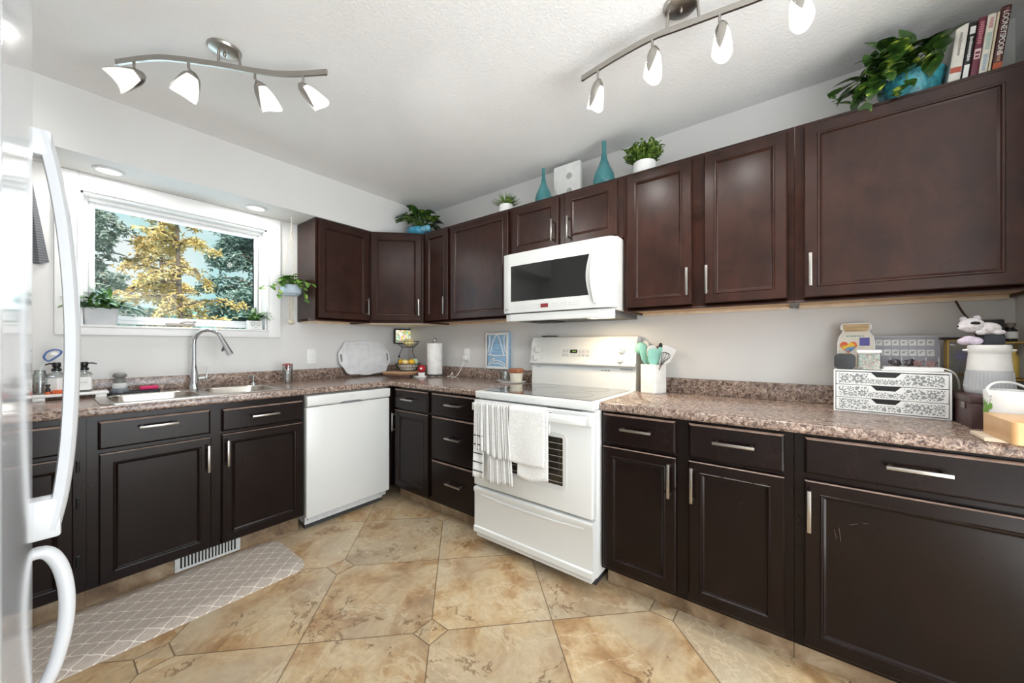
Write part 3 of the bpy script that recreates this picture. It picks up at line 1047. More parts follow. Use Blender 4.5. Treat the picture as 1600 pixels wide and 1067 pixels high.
def hang_cloth(name, x0t, x1t, x0b, x1b, zt, zb, y_out, y_in, zb_in, mat, parent, folds=5, amp=0.006, nu=40, nv=22, thick=0.003, wav=0.0, seed=1):
    """sheet folded over the handle: front fall (y_out) then over the top and a short back fall (y_in)"""
    rr = random.Random(seed)
    ph = rr.random() * 6
    bm = bmesh.new()
    lay = bm.verts.layers.float.new('across')
    rows = []
    path = []
    for i in range(nv):
        s_ = i / (nv - 1)
        path.append((s_, y_out, zb + (zt - zb) * s_, True))
    for k in range(1, 5):
        a = PI * k / 5
        path.append((1.0, y_out + (y_in - y_out) * (1 - math.cos(a)) / 2, zt + 0.006 * math.sin(a), True))
    for i in range(8):
        s_ = i / 7
        path.append((1 - s_ * 0.4, y_in, zt - (zt - zb_in) * s_, False))
    for s_, y, z, fr in path:
        row = []
        for j in range(nu):
            u = j / (nu - 1)
            xa, xb = x0b + (x0t - x0b) * s_, x1b + (x1t - x1b) * s_
            x = xa + (xb - xa) * u
            dz = wav * math.sin(u * 5 + ph) * (1 - s_) if fr else 0
            f = math.sin(u * folds * 2 * PI + ph + 0.8 * math.sin(3 * s_)) * amp * (1 - 0.75 * s_) if fr else 0
            v = bm.verts.new((x, y - (f + amp * (1 - s_) if fr else 0), z + dz))
            v[lay] = u
            row.append(v)
        rows.append(row)
    for a, c in zip(rows, rows[1:]):
        for j in range(nu - 1):
            bm.faces.new((a[j], a[j + 1], c[j + 1], c[j]))
    for f in bm.faces:
        f.smooth = True
    me = bpy.data.meshes.new(name)
    bm.to_mesh(me)
    bm.free()
    me.materials.append(mat)
    o = bpy.data.objects.new(name, me)
    COL.objects.link(o)
    md = o.modifiers.new('thick', 'SOLIDIFY')
    md.thickness = thick
    md.offset = 0
    if parent:
        o.parent = parent
    return o
YR0 = -1.567
tw = thing('hand_towel', 'grey and white striped hand towel bunched at the left of the oven handle', 'towel', (0, YR0, 0), RB, 'towels on the oven handle')
hang_cloth('front_fall', 0.075, 0.300, 0.082, 0.325, 0.858, 0.585, -0.762, -0.715, 0.74, TOWEL_S, tw, 6, 0.006, wav=0.012, seed=3)
hang_cloth('under_fall', 0.14, 0.30, 0.150, 0.330, 0.852, 0.435, -0.7545, -0.7175, 0.80, TOWEL_S, tw, 4, 0.0035, wav=0.008, seed=5)
lf = hang_cloth('barred_corner', 0.055, 0.13, 0.050, 0.130, 0.855, 0.440, -0.757, -0.716, 0.80, TOWEL_W, tw, 1, 0.005, seed=8)
b = MB()
for z in (0.675, 0.625, 0.575, 0.525, 0.475):
    b.box(0.052, 0.126, -0.7705, -0.7685, z, z + 0.006, 0.0008)
b.build('black_bars', TOWEL_B, lf)
tw2 = thing('hand_towel', 'plain white terry towel hanging flat in the middle of the oven door', 'towel', (0, YR0, 0), RB, 'towels on the oven handle')
hang_cloth('front_fall', 0.312, 0.532, 0.306, 0.530, 0.860, 0.578, -0.7655, -0.7135, 0.74, TOWEL_W, tw2, 1, 0.003, wav=0.004, seed=11, thick=0.005)
hang_cloth('under_fall', 0.365, 0.545, 0.360, 0.548, 0.853, 0.505, -0.7555, -0.717, 0.80, TOWEL_W, tw2, 1, 0.002, wav=0.012, seed=12)

# ================================================================== OVER-RANGE MICROWAVE
mw = thing('microwave_oven', 'white over-the-range microwave with dark door window and red clock', 'microwave', (0, -1.562, 1.335), RB)
MWW = 0.757
MB().box(0.006, MWW - 0.006, -0.37, -0.002, 0.045, 0.445, 0.003).build('case', M('off_white_case', srgb(216, 214, 210), 0.35), mw)
b = MB()
pl = [(0.0, -0.372), (0.0, -0.408), (0.006, -0.418), (0.05, -0.428), (0.38, -0.434), (0.66, -0.430)] + [(0.757 - 0.05 + 0.05 * math.sin(R(a)), -0.376 - 0.05 * math.cos(R(a))) for a in (10, 30, 50, 70, 90)] + [(0.757, -0.372)]
b.prism(pl, 0.058, 0.437, 'z', 0.003, 2)
door = b.build('door', ENAMEL, mw)
def yfront(x):
    pts = pl[1:]
    for (xa, ya), (xb, yb) in zip(pts, pts[1:]):
        if xa <= x <= xb:
            return ya + (yb - ya) * (x - xa) / (xb - xa)
    return -0.43
# dark window with its curved right edge, lying on the bowed front
zb_, zt_ = 0.130, 0.356
rows = []
for k in range(9):
    v = k / 8
    z = zb_ + (zt_ - zb_) * v
    xr = 0.612 - 0.020 * math.sin(PI * v) + 0.004 * v
    xl = 0.071
    rows.append([(xl + (xr - xl) * u / 24, yfront(xl + (xr - xl) * u / 24) - 0.0012, z) for u in range(25)])
MB().grid(rows, thick=0.0008).build('door_window', BGLASS, door)
# bowed grip
rows = []
for k in range(13):
    v = k / 12
    z = 0.085 + 0.31 * v
    bow = 0.016 * math.sin(PI * v)
    xc = 0.648 - 0.016 * math.sin(PI * v)
    y = yfront(xc)
    rows.append([(xc - 0.009, y - 0.001, z), (xc - 0.0085, y - 0.004 - bow, z), (xc - 0.004, y - 0.008 - bow, z), (xc + 0.006, y - 0.008 - bow, z), (xc + 0.011, y - 0.004 - bow, z), (xc + 0.012, y - 0.001, z)])
MB().grid(rows, closed_u=True).build('door_handle', ENAMEL, door)
b = MB()
b.box(0.300, 0.352, -0.4345, -0.4325, 0.080, 0.103)
b.build('clock_display', M('dark_red_display', srgb(92, 30, 34), 0.2, em=(0.5, 0.06, 0.06), ems=0.25), door)
b = MB()
for r_ in range(2):
    for i in range(18):
        x = 0.10 + i * 0.026
        if 0.285 < x < 0.365:
            continue
        y = yfront(x)
        b.box(x, x + 0.010 * (0.5 + rnd.random()), y - 0.0012, y - 0.0002, 0.083 + r_ * 0.014, 0.0845 + r_ * 0.014 + 0.002 * rnd.random())
b.build('keypad_print', LGREY, door)
b = MB()
mt = Matrix.Translation((0.046, yfront(0.046) - 0.0008, 0.080)) @ Matrix.Rotation(R(90), 4, 'X')
b.text('LG', 0.016, mt)
b.lathe([(0, 0), (0.0065, 0), (0.0065, 0.0006), (0, 0.0006)], (0, 0, 0), 20, 0, Matrix.Translation((0.025, yfront(0.025) - 0.0004, 0.081)) @ Matrix.Rotation(R(90), 4, 'X'))
b.build('logo', MGREY, door)
b = MB()
b.prism([(0.004, -0.374), (0.012, -0.402), (0.06, -0.414), (0.38, -0.420), (0.66, -0.414), (0.735, -0.395), (0.742, -0.374)], 0.006, 0.052, 'z', 0.003)
b.build('vent_grille', ENAMEL, mw)
b = MB()
b.box(0.02, MWW - 0.02, -0.37, -0.01, 0.012, 0.045, 0.002)
b.build('underside', M('dark_grey_underside', srgb(92, 90, 88), 0.5), mw)
b = MB().box(0.56, 0.70, -0.36, -0.27, 0.008, 0.0125, 0.002)
b.build('task_light', WARMLENS, mw)
b = MB().box(0.14, 0.30, -0.30, -0.14, 0.006, 0.0125, 0.002)
b.build('filter_screen', M('filter_mesh', srgb(48, 48, 48), 0.5, 0.6), mw)
HOOD = lamp('hood_light', 'AREA', (-0.315, -2.19, 1.338), 2.2, (1.0, 0.78, 0.5), (0, 0, 0), 0.12)

# ================================================================== DISHWASHER
dw = thing('dishwasher', 'white built-in dishwasher between the sink cabinet and the corner', 'dishwasher', (-1.252, 0, 0), 0)
DWW = 0.60
MB().box(0.004, DWW - 0.004, -0.598, -0.03, 0.05, 0.868).build('tub', LGREY, dw)
b = MB()
rows = []
b.box(0, DWW, -0.640, -0.600, 0.092, 0.792, 0.004, 2)
b.build('door_panel', ENAMEL, dw)
b = MB()
b.prism([(-0.600, 0.796), (-0.640, 0.796), (-0.650, 0.806), (-0.652, 0.858), (-0.648, 0.864), (-0.600, 0.866)], 0, DWW, 'x', 0.002)
cp = b.build('control_panel', ENAMEL, dw)
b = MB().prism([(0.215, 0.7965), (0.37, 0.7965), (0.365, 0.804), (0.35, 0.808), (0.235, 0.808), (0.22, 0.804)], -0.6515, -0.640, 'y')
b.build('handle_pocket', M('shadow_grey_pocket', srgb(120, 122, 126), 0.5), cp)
b = MB()
strokes(b, 0.272, 0.318, 0.839, -0.6521, 6, 0.007)
b.build('printing', LGREY, cp)
b = MB().box(0.004, 0.56, -0.604, -0.585, 0.040, 0.088, 0.003)
b.box(0.004, 0.56, -0.607, -0.603, 0.058, 0.062)
kp = b.build('kick_plate', M('pale_kick_plate', srgb(206, 207, 208), 0.4), dw)
for x in (0.02, 0.545):
    MB().cyl((x, -0.606, 0.070), (x, -0.603, 0.070), 0.005, seg=12).build('screw', MGREY, kp)
MB().box(0.02, 0.58, -0.57, -0.54, 0.0, 0.05).build('base', M('dark_kick', srgb(60, 60, 62), 0.6), dw)

# ================================================================== REFRIGERATOR (at the photographer's left elbow)
FX0, FYC, FK = -2.3022, -2.36, 0.083
def fx(y):
    return FX0 - FK * (y - FYC) ** 2
fr = thing('refrigerator', 'white glossy refrigerator at the left edge with two curved white handles', 'refrigerator', (FX0, FYC, 0))
def fp(y, z):
    return (fx(y) - FX0, y - FYC, z)
y1, y0_ = -1.985, -2.735
ysamp = [y0_ + 0.014 + (y1 - y0_ - 0.028) * i / 30 for i in range(31)]
def door_poly():
    pts = [(-0.075, y0_ - FYC)]
    pts += [(fx(y0_) - FX0 - 0.014, y0_ - FYC), (fx(y0_) - FX0 - 0.005, y0_ - FYC + 0.004)]
    pts += [(fx(y) - FX0, y - FYC) for y in ysamp]
    pts += [(fx(y1) - FX0 - 0.005, y1 - FYC - 0.004), (fx(y1) - FX0 - 0.014, y1 - FYC), (-0.075, y1 - FYC)]
    return pts
MB().box(-0.74, -0.08, y0_ - FYC + 0.005, y1 - FYC - 0.005, 0.02, 1.76, 0.005).build('body', M('textured_fridge_side', srgb(222, 223, 225), 0.4, bump=0.15, bscale=120), fr)
MB().prism(door_poly(), 0.852, 1.765, 'z').build('door', FRIDGE, fr, sharp=30)
dlow = MB().prism(door_poly(), 0.06, 0.844, 'z').build('freezer_door', FRIDGE, fr, sharp=30)
MB().box(-0.72, -0.10, y0_ - FYC + 0.03, y1 - FYC - 0.03, 0.0, 0.055).build('base_grille', M('dark_kick', srgb(60, 60, 62), 0.6), fr)
dup_ = [c for c in fr.children if c.name == 'door' or c.name.startswith('door')][0]
YH = -2.045
sx = fx(YH) - FX0
def handle_bar(parent, name, zs, offs, hw, th):
    """zs, offs: heights and outer offsets from the door face; hw: half width along y, th: bar thickness in x"""
    P = smooth_path([(sx + o, 0, z) for z, o in zip(zs, offs)], 6)
    rows = []
    for p in P:
        x, z = p.x, p.z
        y = YH - FYC
        rows.append([(x - th, y - hw, z), (x - th * 0.3, y - hw - 0.002, z), (x, y - hw * 0.6, z), (x + 0.002, y, z), (x, y + hw * 0.6, z), (x - th * 0.3, y + hw + 0.002, z), (x - th, y + hw, z), (x - th - 0.001, y, z)])
    b = MB()
    b.grid(rows, closed_u=True)
    return b
b = handle_bar(dup_, 'handle', [0.870, 0.93, 1.02, 1.13, 1.22, 1.32, 1.42, 1.50, 1.552], [0.036, 0.046, 0.054, 0.058, 0.0585, 0.055, 0.047, 0.036, 0.026], 0.015, 0.017)
b.box(sx - 0.012, sx + 0.038, YH - FYC - 0.016, YH - FYC + 0.016, 0.856, 0.925, 0.005)
b.box(sx - 0.012, sx + 0.028, YH - FYC - 0.016, YH - FYC + 0.016, 1.510, 1.556, 0.005)
b.build('handle', M('white_handle_plastic', srgb(204, 206, 209), 0.28, var=0.008), dup_)
b = MB()
pts = smooth_path([(sx - 0.012, YH - FYC, 0.828), (sx + 0.018, YH - FYC, 0.831), (sx + 0.034, YH - FYC, 0.808), (sx + 0.043, YH - FYC, 0.765), (sx + 0.0445, YH - FYC, 0.715), (sx + 0.038, YH - FYC, 0.66), (sx + 0.022, YH - FYC, 0.605), (sx - 0.012, YH - FYC, 0.570)], 6)
b.tube(pts, 0.0102, 14)
b.build('handle', M('white_handle_plastic', srgb(204, 206, 209), 0.28, var=0.008), dlow)

# ================================================================== SINK AND FAUCET
sk = thing('kitchen_sink', 'double-bowl stainless steel sink set in the counter under the window', 'sink')
bl = rrect(-2.075, -1.735, -0.540, -0.150, 0.075, 8)
br_ = rrect(-1.685, -1.355, -0.540, -0.150, 0.075, 8)
t = plate_multi(rrect(-2.118, -1.312, -0.585, -0.045, 0.045, 6), [bl, br_], 0.9125, 0.9165)
MB().add(t).build('rim', STEEL, sk)
for poly in (bl, br_):
    cx = sum(p[0] for p in poly) / len(poly); cy = sum(p[1] for p in poly) / len(poly)
    rows = []
    for k, z in ((1.0, 0.9162), (0.985, 0.908), (0.965, 0.86), (0.94, 0.77), (0.90, 0.748), (0.80, 0.742), (0.2, 0.738)):
        rows.append([(cx + (x - cx) * k, cy + (y - cy) * k, z) for x, y in poly])
    b = MB()
    b.grid(rows, closed_u=True)
    b.lathe([(0, 0), (0.075, 0.0)], (cx, cy, 0.7385), 24)
    bw = b.build('bowl', STEEL, sk)
    md = bw.modifiers.new('thick', 'SOLIDIFY'); md.thickness = 0.0012; md.offset = -1
    MB().lathe([(0.0, 0.0), (0.03, 0.001), (0.042, 0.004), (0.045, 0.002)], (cx, cy, 0.7395), 24).build('drain', CHROME, bw)
fc = thing('faucet', 'tall chrome gooseneck pull-down faucet behind the sink', 'faucet', (-1.69, -0.088, 0.9165))
MB().lathe([(0, 0), (0.030, 0), (0.030, 0.006), (0.026, 0.012), (0.0235, 0.05), (0.021, 0.10), (0.015, 0.135), (0.0125, 0.15), (0.0125, 0.16), (0, 0.16)], (0, 0, 0), 28).build('base', CHROME, fc)
ux, uy = 0.7071, -0.7071
cc = 0.082
pts = [(0, 0, 0.155), (0, 0, 0.22), (0, 0, 0.285)] + [((cc - cc * math.cos(R(a))) * ux, (cc - cc * math.cos(R(a))) * uy, 0.285 + cc * math.sin(R(a))) for a in range(15, 166, 12)]
MB().tube(pts, 0.0115, 14).build('neck', CHROME, fc)
e1 = Vector(pts[-1]); dd = (Vector(pts[-1]) - Vector(pts[-2])).normalized()
b = MB()
b.tube([e1 - dd * 0.005, e1 + dd * 0.03, e1 + dd * 0.07, e1 + dd * 0.115], [0.0125, 0.0145, 0.0165, 0.0205], 18)
sph = b.build('spray_head', CHROME, fc)
MB().box(-0.006, 0.006, -0.003, 0.003, -0.025, 0.025, 0.002, mtx=Matrix.Translation(e1 + dd * 0.06 + Vector((-0.014, -0.003, -0.004))) @ Matrix.Rotation(R(16), 4, 'Y')).build('spray_button', BLACK, sph)
b = MB()
b.cyl((0.016, 0, 0.062), (0.058, -0.010, 0.066), 0.010, seg=14).sphere((0.060, -0.0105, 0.066), 0.0125)
b.tube([(0.060, -0.0105, 0.07), (0.064, -0.011, 0.10), (0.070, -0.012, 0.135)], [0.005, 0.0045, 0.0035], 8)
b.build('lever', CHROME, fc)
sd = MB().lathe([(0, 0), (0.019, 0), (0.019, 0.004), (0.012, 0.010), (0.0105, 0.035), (0.013, 0.040), (0.013, 0.056), (0.006, 0.062), (0, 0.062)], (0, 0, 0), 20)
sd.tube([(0, 0, 0.055), (-0.018, -0.012, 0.060), (-0.036, -0.024, 0.054)], [0.006, 0.0055, 0.004], 8)
sd.build('soap_pump', CHROME, None, (-1.372, -0.095, 0.9165), label='short chrome soap pump at the right rear of the sink', cat='soap dispenser')
# ================================================================== CEILING LIGHTS
def track(name, label, canopy, bar, heads):
    """bar: world points of the S-shaped bar at z; heads: (stem xy, cap point, mouth point)"""
    zb = 2.36
    t = thing(name, label, 'ceiling light', (canopy[0], canopy[1], H), 0, 'S-curved four-head track lights')
    o = Vector((canopy[0], canopy[1], H))
    loc = lambda p: Vector(p) - o
    MB().lathe([(0, -0.022), (0.030, -0.020), (0.055, -0.012), (0.060, -0.004), (0.060, 0), (0, 0)], (0, 0, 0), 32).build('canopy', NICKEL, t)
    P = smooth_path([loc((x, y, zb)) for x, y in bar], 8)
    rows = []
    for i, p in enumerate(P):
        d = (P[min(i + 1, len(P) - 1)] - P[max(i - 1, 0)]); d.z = 0; d.normalize()
        s_ = Vector((-d.y, d.x, 0))
        hw, hh = 0.0045, 0.011
        rows.append([p + s_ * hw + Vector((0, 0, hh)), p - s_ * hw + Vector((0, 0, hh)), p - s_ * hw - Vector((0, 0, hh)), p + s_ * hw - Vector((0, 0, hh))])
    b = MB()
    b.grid(rows, closed_u=True)
    b.box(-0.005, 0.005, -0.005, 0.005, -0.011, 0.011, mtx=Matrix.Translation(P[0])).box(-0.005, 0.005, -0.005, 0.005, -0.011, 0.011, mtx=Matrix.Translation(P[-1]))
    b.build('bar', NICKEL, t)
    mid = len(P) // 2
    for k in (-4, 4):
        p = P[mid + k]
        MB().cyl((p.x, p.y, p.z + 0.006), (p.x * 0.9, p.y * 0.9, -0.012), 0.005, seg=12).build('post', NICKEL, t)
    MB().lathe([(0, -0.034), (0.004, -0.032), (0.006, -0.02), (0.009, -0.018), (0, -0.015)], (0, 0, 0), 14).build('finial', NICKEL, t)
    for st, cap, mouth in heads:
        s0, c0, m0 = loc((*st, 2.350)), loc(cap), loc(mouth)
        ax = (m0 - c0).normalized()
        hd = thing('lamp_head', None, None, s0)
        hd.parent = t
        # stem
        b = MB().tube([(0, 0, 0.002), (0, 0, -0.022), tuple((c0 - s0) + ax * 0.004)], 0.0048, 10)
        b.build('stem', NICKEL, hd)
        q = Vector((0, 0, -1)).rotation_difference(ax)
        mt = Matrix.Translation(c0 - s0) @ q.to_matrix().to_4x4()
        # tapered flared glass, open at the mouth; local -z is the aim direction
        prof = [(0.012, -0.004), (0.024, -0.014), (0.0335, -0.036), (0.0395, -0.062), (0.0435, -0.090), (0.0445, -0.106), (0.0425, -0.106), (0.037, -0.062), (0.022, -0.014)]
        t_ = bmesh.new()
        seg = 28
        rings = []
        for r, z in prof:
            ring = []
            for i in range(seg):
                a = 2 * PI * i / seg
                dip = 0.007 * math.cos(2 * a) * min(1, -z / 0.106) ** 2
                ring.append(t_.verts.new((r * math.cos(a), r * 0.74 * math.sin(a), z - dip)))
            rings.append(ring)
        for a_, b_ in zip(rings, rings[1:]):
            for i in range(seg):
                j = (i + 1) % seg
                t_.faces.new((a_[i], a_[j], b_[j], b_[i]))
        bmesh.ops.recalc_face_normals(t_, faces=t_.faces)
        MB().add(t_, 0, True, mt).build('glass_shade', SHADE, hd)
        # metal cap with two leaf-shaped tongues down the glass
        b = MB()
        b.lathe([(0, 0.006), (0.010, 0.004), (0.018, -0.004), (0.0255, -0.013), (0.0285, -0.022)], (0, 0, 0), 20, 0, mt, 1, 0.76)
        for sg in (0, PI):
            rows = []
            for k in range(9):
                v = k / 8
                z = -0.014 - 0.088 * v
                rr_ = 0.0245 + 0.0200 * v ** 0.62 + 0.0012
                wd = 0.95 * (1 - v) ** 0.9 + 0.03
                rows.append([mt @ Vector((rr_ * math.cos(sg + wd * w_), 0.74 * rr_ * math.sin(sg + wd * w_), z)) for w_ in (-1, -0.5, 0, 0.5, 1)])
            b.grid(rows, thick=0.0008)
        b.build('metal_cap', NICKEL, hd)
        wp = o + s0 + (mt @ Vector((0, 0, -0.105)))
        lamp('track_bulb', 'SPOT', o + c0 + ax * 0.122, TRACK_W * 4, (1.0, 0.98, 0.945), q.to_euler(), 0.03, spot_size=R(150), spot_blend=0.8)
    return t

track('track_light', 'S-curved nickel track light nearest the sink window, four lit heads', (-1.81, -1.165),
      [(-2.095, -0.850), (-1.99, -1.025), (-1.86, -1.145), (-1.81, -1.185), (-1.721, -1.250), (-1.63, -1.34), (-1.535, -1.480)],
      [((-2.052, -0.920), (-2.025, -0.925, 2.315), (-2.098, -0.902, 2.262)),
       ((-1.915, -1.101), (-1.900, -1.109, 2.310), (-1.925, -1.105, 2.225)),
       ((-1.725, -1.247), (-1.716, -1.256, 2.312), (-1.672, -1.262, 2.232)),
       ((-1.592, -1.395), (-1.600, -1.386, 2.312), (-1.525, -1.425, 2.242))])
track('track_light', 'S-curved nickel track light nearest the camera, cut by the top edge', (-0.845, -2.74),
      [(-0.826, -2.335), (-0.850, -2.50), (-0.858, -2.64), (-0.842, -2.74), (-0.822, -2.86), (-0.800, -3.00), (-0.800, -3.16)],
      [((-0.838, -2.410), (-0.834, -2.414, 2.312), (-0.806, -2.384, 2.225)),
       ((-0.8575, -2.640), (-0.860, -2.650, 2.315), (-0.852, -2.640, 2.222)),
       ((-0.822, -2.860), (-0.822, -2.868, 2.318), (-0.812, -2.866, 2.222)),
       ((-0.799, -3.070), (-0.801, -3.074, 2.318), (-0.812, -3.086, 2.225))])

def downlight(x, y, label):
    t = thing('recessed_downlight', label, 'ceiling light', (x, y, 2.128), 0, 'downlights in the soffit')
    MB().lathe([(0.046, 0.0), (0.062, 0.0), (0.060, -0.007), (0.050, -0.010), (0.046, -0.008)], (0, 0, 0), 36).build('trim_ring', M('satin_white_ring', srgb(206, 206, 205), 0.35), t)
    MB().lathe([(0, -0.008), (0.046, -0.007), (0.046, -0.001), (0, -0.001)], (0, 0, 0), 36).build('lens', LENS, t)
    lamp('downlight_lamp', 'AREA', (x, y, 2.116), DOWN_W, (1.0, 0.98, 0.94), (0, 0, 0), 0.09)
    return t
downlight(-2.06, -0.158, 'round lit downlight in the soffit above the left of the window')
downlight(-1.375, -0.165, 'round lit downlight in the soffit near the hanging plant')
# ================================================================== OUTLETS, PICTURE, TABLET
def outlet(loc, rz, label):
    t = thing('wall_outlet', label, 'outlet', loc, rz, 'white wall outlets')
    MB().box(-0.035, 0.035, -0.006, 0, -0.058, 0.058, 0.003).build('cover_plate', TRIM, t)
    for z in (-0.02, 0.02):
        MB().box(-0.016, 0.016, -0.0085, -0.005, z - 0.014, z + 0.014, 0.003).build('socket', WHITE, t)
    return t
outlet((-0.940, 0, 1.095), 0, 'white wall outlet between the faucet and the leaning white tray')
outlet((0, -0.825, 1.10), RB, 'white wall outlet behind the paper towel, with a plug in it')
pl = MB()
pl.box(-0.018, 0.018, -0.040, -0.0087, -0.016, 0.022, 0.004)
ch = thing('phone_charger', 'white plug with a looping white cable on the wall outlet', 'charger', (0, -0.825, 1.078), RB)
pl.build('plug', WHITE, ch)
cab = smooth_path([(0, -0.030, -0.012), (-0.010, -0.045, -0.06), (-0.03, -0.055, -0.11), (-0.06, -0.08, -0.1610), (-0.09, -0.10, -0.1610), (-0.115, -0.06, -0.1610), (-0.135, -0.05, -0.13), (-0.150, -0.06, -0.1610), (-0.158, -0.09, -0.1610)], 6)
MB().tube(cab, 0.0026, 7).build('cable', WHITE, ch)

# blue relief picture standing on the backsplash ledge
pc = thing('wall_art', 'blue and white relief picture standing on the backsplash left of the range', 'picture', (-0.0005, -1.073, 0.9985), RB)
PW, PH, PD = 0.232, 0.29, 0.034
b = MB().box(0, PW, -PD, 0, 0, PH, 0.002)
b.build('panel', M('pale_blue_relief', srgb(152, 190, 220), 0.6, var=0.12, scale=30), pc)
b = MB()
ring(b, 0.0, PW, 0.0, PH, 0.018, -PD - 0.006, -PD + 0.002, 0.001)
yy = -PD - 0.003
def band(pts, w=0.008):
    b.tube([(q.x, yy, q.z) for q in smooth_path([(x, 0, z) for x, z in pts], 6)], w / 2, 6)
band([(0.045, 0.11), (0.055, 0.15), (0.070, 0.19), (0.085, 0.235), (0.116, 0.272), (0.147, 0.235), (0.162, 0.19), (0.177, 0.15), (0.190, 0.11)])
band([(0.022, 0.13), (0.034, 0.17), (0.042, 0.225), (0.038, 0.268)])
band([(0.208, 0.13), (0.198, 0.17), (0.190, 0.225), (0.194, 0.268)])
band([(0.022, 0.11), (0.06, 0.108), (0.12, 0.104), (0.17, 0.106), (0.21, 0.110)])
band([(0.03, 0.03), (0.06, 0.07), (0.09, 0.086), (0.075, 0.05), (0.05, 0.03)])
band([(0.08, 0.06), (0.12, 0.066), (0.16, 0.058), (0.205, 0.035)])
band([(0.08, 0.04), (0.12, 0.045), (0.16, 0.036), (0.20, 0.022)])
b.build('white_tracery', WHITEM, pc)
b = MB()
for z in (0.125, 0.15, 0.175, 0.20):
    b.box(0.075, 0.157, -PD - 0.0012, -PD + 0.001, z, z + 0.0035)
b.build('blue_lines', M('mid_blue_relief', srgb(104, 150, 196), 0.6), pc)

# lit tablet on the back wall in the corner
tb = thing('smart_display', 'black-framed lit display on the wall in the corner above the fruit basket', 'tablet', (-0.068, -0.0005, 1.275), 0)
MB().box(-0.05, 0.05, -0.022, 0, -0.03, 0.03, 0.003).build('wall_bracket', BLACK, tb)
MB().prism(rrect(-0.116, 0.116, -0.073, 0.073, 0.016), -0.034, -0.0225, 'y', 0.002).build('frame', BLACK, tb)
def make_screen():
    m, nt, p = new_mat('bright_flower_picture_screen')
    n, l = nt.nodes, nt.links
    tc = n.new('ShaderNodeTexCoord')
    vo = n.new('ShaderNodeTexVoronoi')
    vo.inputs['Scale'].default_value = 55
    l.new(tc.outputs['Object'], vo.inputs['Vector'])
    sp = n.new('ShaderNodeSeparateXYZ')
    l.new(vo.outputs['Color'], sp.inputs[0])
    r = ramp(n, [(0.0, srgb(70, 130, 90)), (0.25, srgb(240, 215, 120)), (0.45, srgb(250, 246, 240)), (0.62, srgb(235, 170, 160)), (0.8, srgb(110, 205, 170)), (1.0, srgb(250, 250, 245))])
    l.new(sp.outputs[0], r.inputs['Fac'])
    l.new(r.outputs[0], p.inputs['Base Color'])
    l.new(r.outputs[0], p.inputs['Emission Color'])
    p.inputs['Emission Strength'].default_value = 0.75
    p.inputs['Roughness'].default_value = 0.2
    return m
MB().box(-0.103, 0.103, -0.0355, -0.034, -0.060, 0.060, 0.0005).build('screen', make_screen(), tb)

# ================================================================== BACK COUNTER
CZ = 0.9125
# scalloped white serving tray leaning on the wall
wt = thing('serving_tray', 'large scalloped white serving tray leaning on the wall behind the counter', 'tray', (-0.493, -0.075, CZ + 0.004), 0, rot=(R(-12.6), 0, 0))
def tray_outline(s=1.0):
    hw, hh = 0.205 * s, 0.150 * s
    pts = []
    cx, cz = 0, 0.165
    N = 120
    for i in range(N):
        a = 2 * PI * i / N
        c_, s_ = math.cos(a), math.sin(a)
        # superellipse with waves and end handles
        r = (abs(c_ / hw) ** 5 + abs(s_ / hh) ** 5) ** (-1 / 5)
        x, z = r * c_, r * s_
        z += 0.006 * s * math.cos(x / hw * 2 * PI) * (1 if z > 0 else -1) * min(1, abs(z) / hh)
        k = math.exp(-((z / 0.075) ** 4))
        x += (0.038 if x > 0 else -0.038) * k * s * min(1, abs(x) / hw)
        pts.append((x + cx, z + cz))
    return pts
slotL = [(-0.222 + x, 0.165 + z) for x, z in rrect(-0.008, 0.008, -0.034, 0.034, 0.0079, 5)]
slotR = [(0.222 + x, 0.165 + z) for x, z in rrect(-0.008, 0.008, -0.034, 0.034, 0.0079, 5)]
mt = Matrix.Rotation(R(90), 4, 'X') @ Matrix.Scale(-1, 4, (0, 0, 1))
t = plate_multi(tray_outline(), [slotL, slotR], -0.0075, 0.0)
b = MB().add(t, 0, True, mt)
ol = tray_outline()
b.tube([(x, -0.009, z) for x, z in ol], 0.0045, 8, closed=True)
b.build('tray_body', M('white_melamine', srgb(226, 227, 229), 0.25), wt)
b = MB().tube([(x, -0.008, z) for x, z in rrect(-0.165, 0.165, 0.045, 0.285, 0.02)], 0.0022, 6, closed=True)
b.build('inner_rim', M('white_melamine', srgb(226, 227, 229), 0.25), wt)

# glass with red stopper
g = thing('drinking_glass', 'clear tall glass with a red ornament in its mouth, by the outlet', 'glass', (-1.172, -0.150, CZ))
MB().lathe([(0, 0), (0.030, 0), (0.032, 0.004), (0.034, 0.13), (0.0325, 0.13), (0.030, 0.010), (0, 0.010)], (0, 0, 0), 28).build('tumbler', CLEAR, g)
b = MB().sphere((0, 0, 0.118), 0.016, (1, 1, 1.6)).lathe([(0, 0), (0.036, 0.0), (0.034, 0.006), (0.012, 0.012), (0, 0.012)], (0, 0, 0.131), 20)
b.build('red_ornament', M('dark_red_glass', srgb(150, 34, 44), 0.25), g)

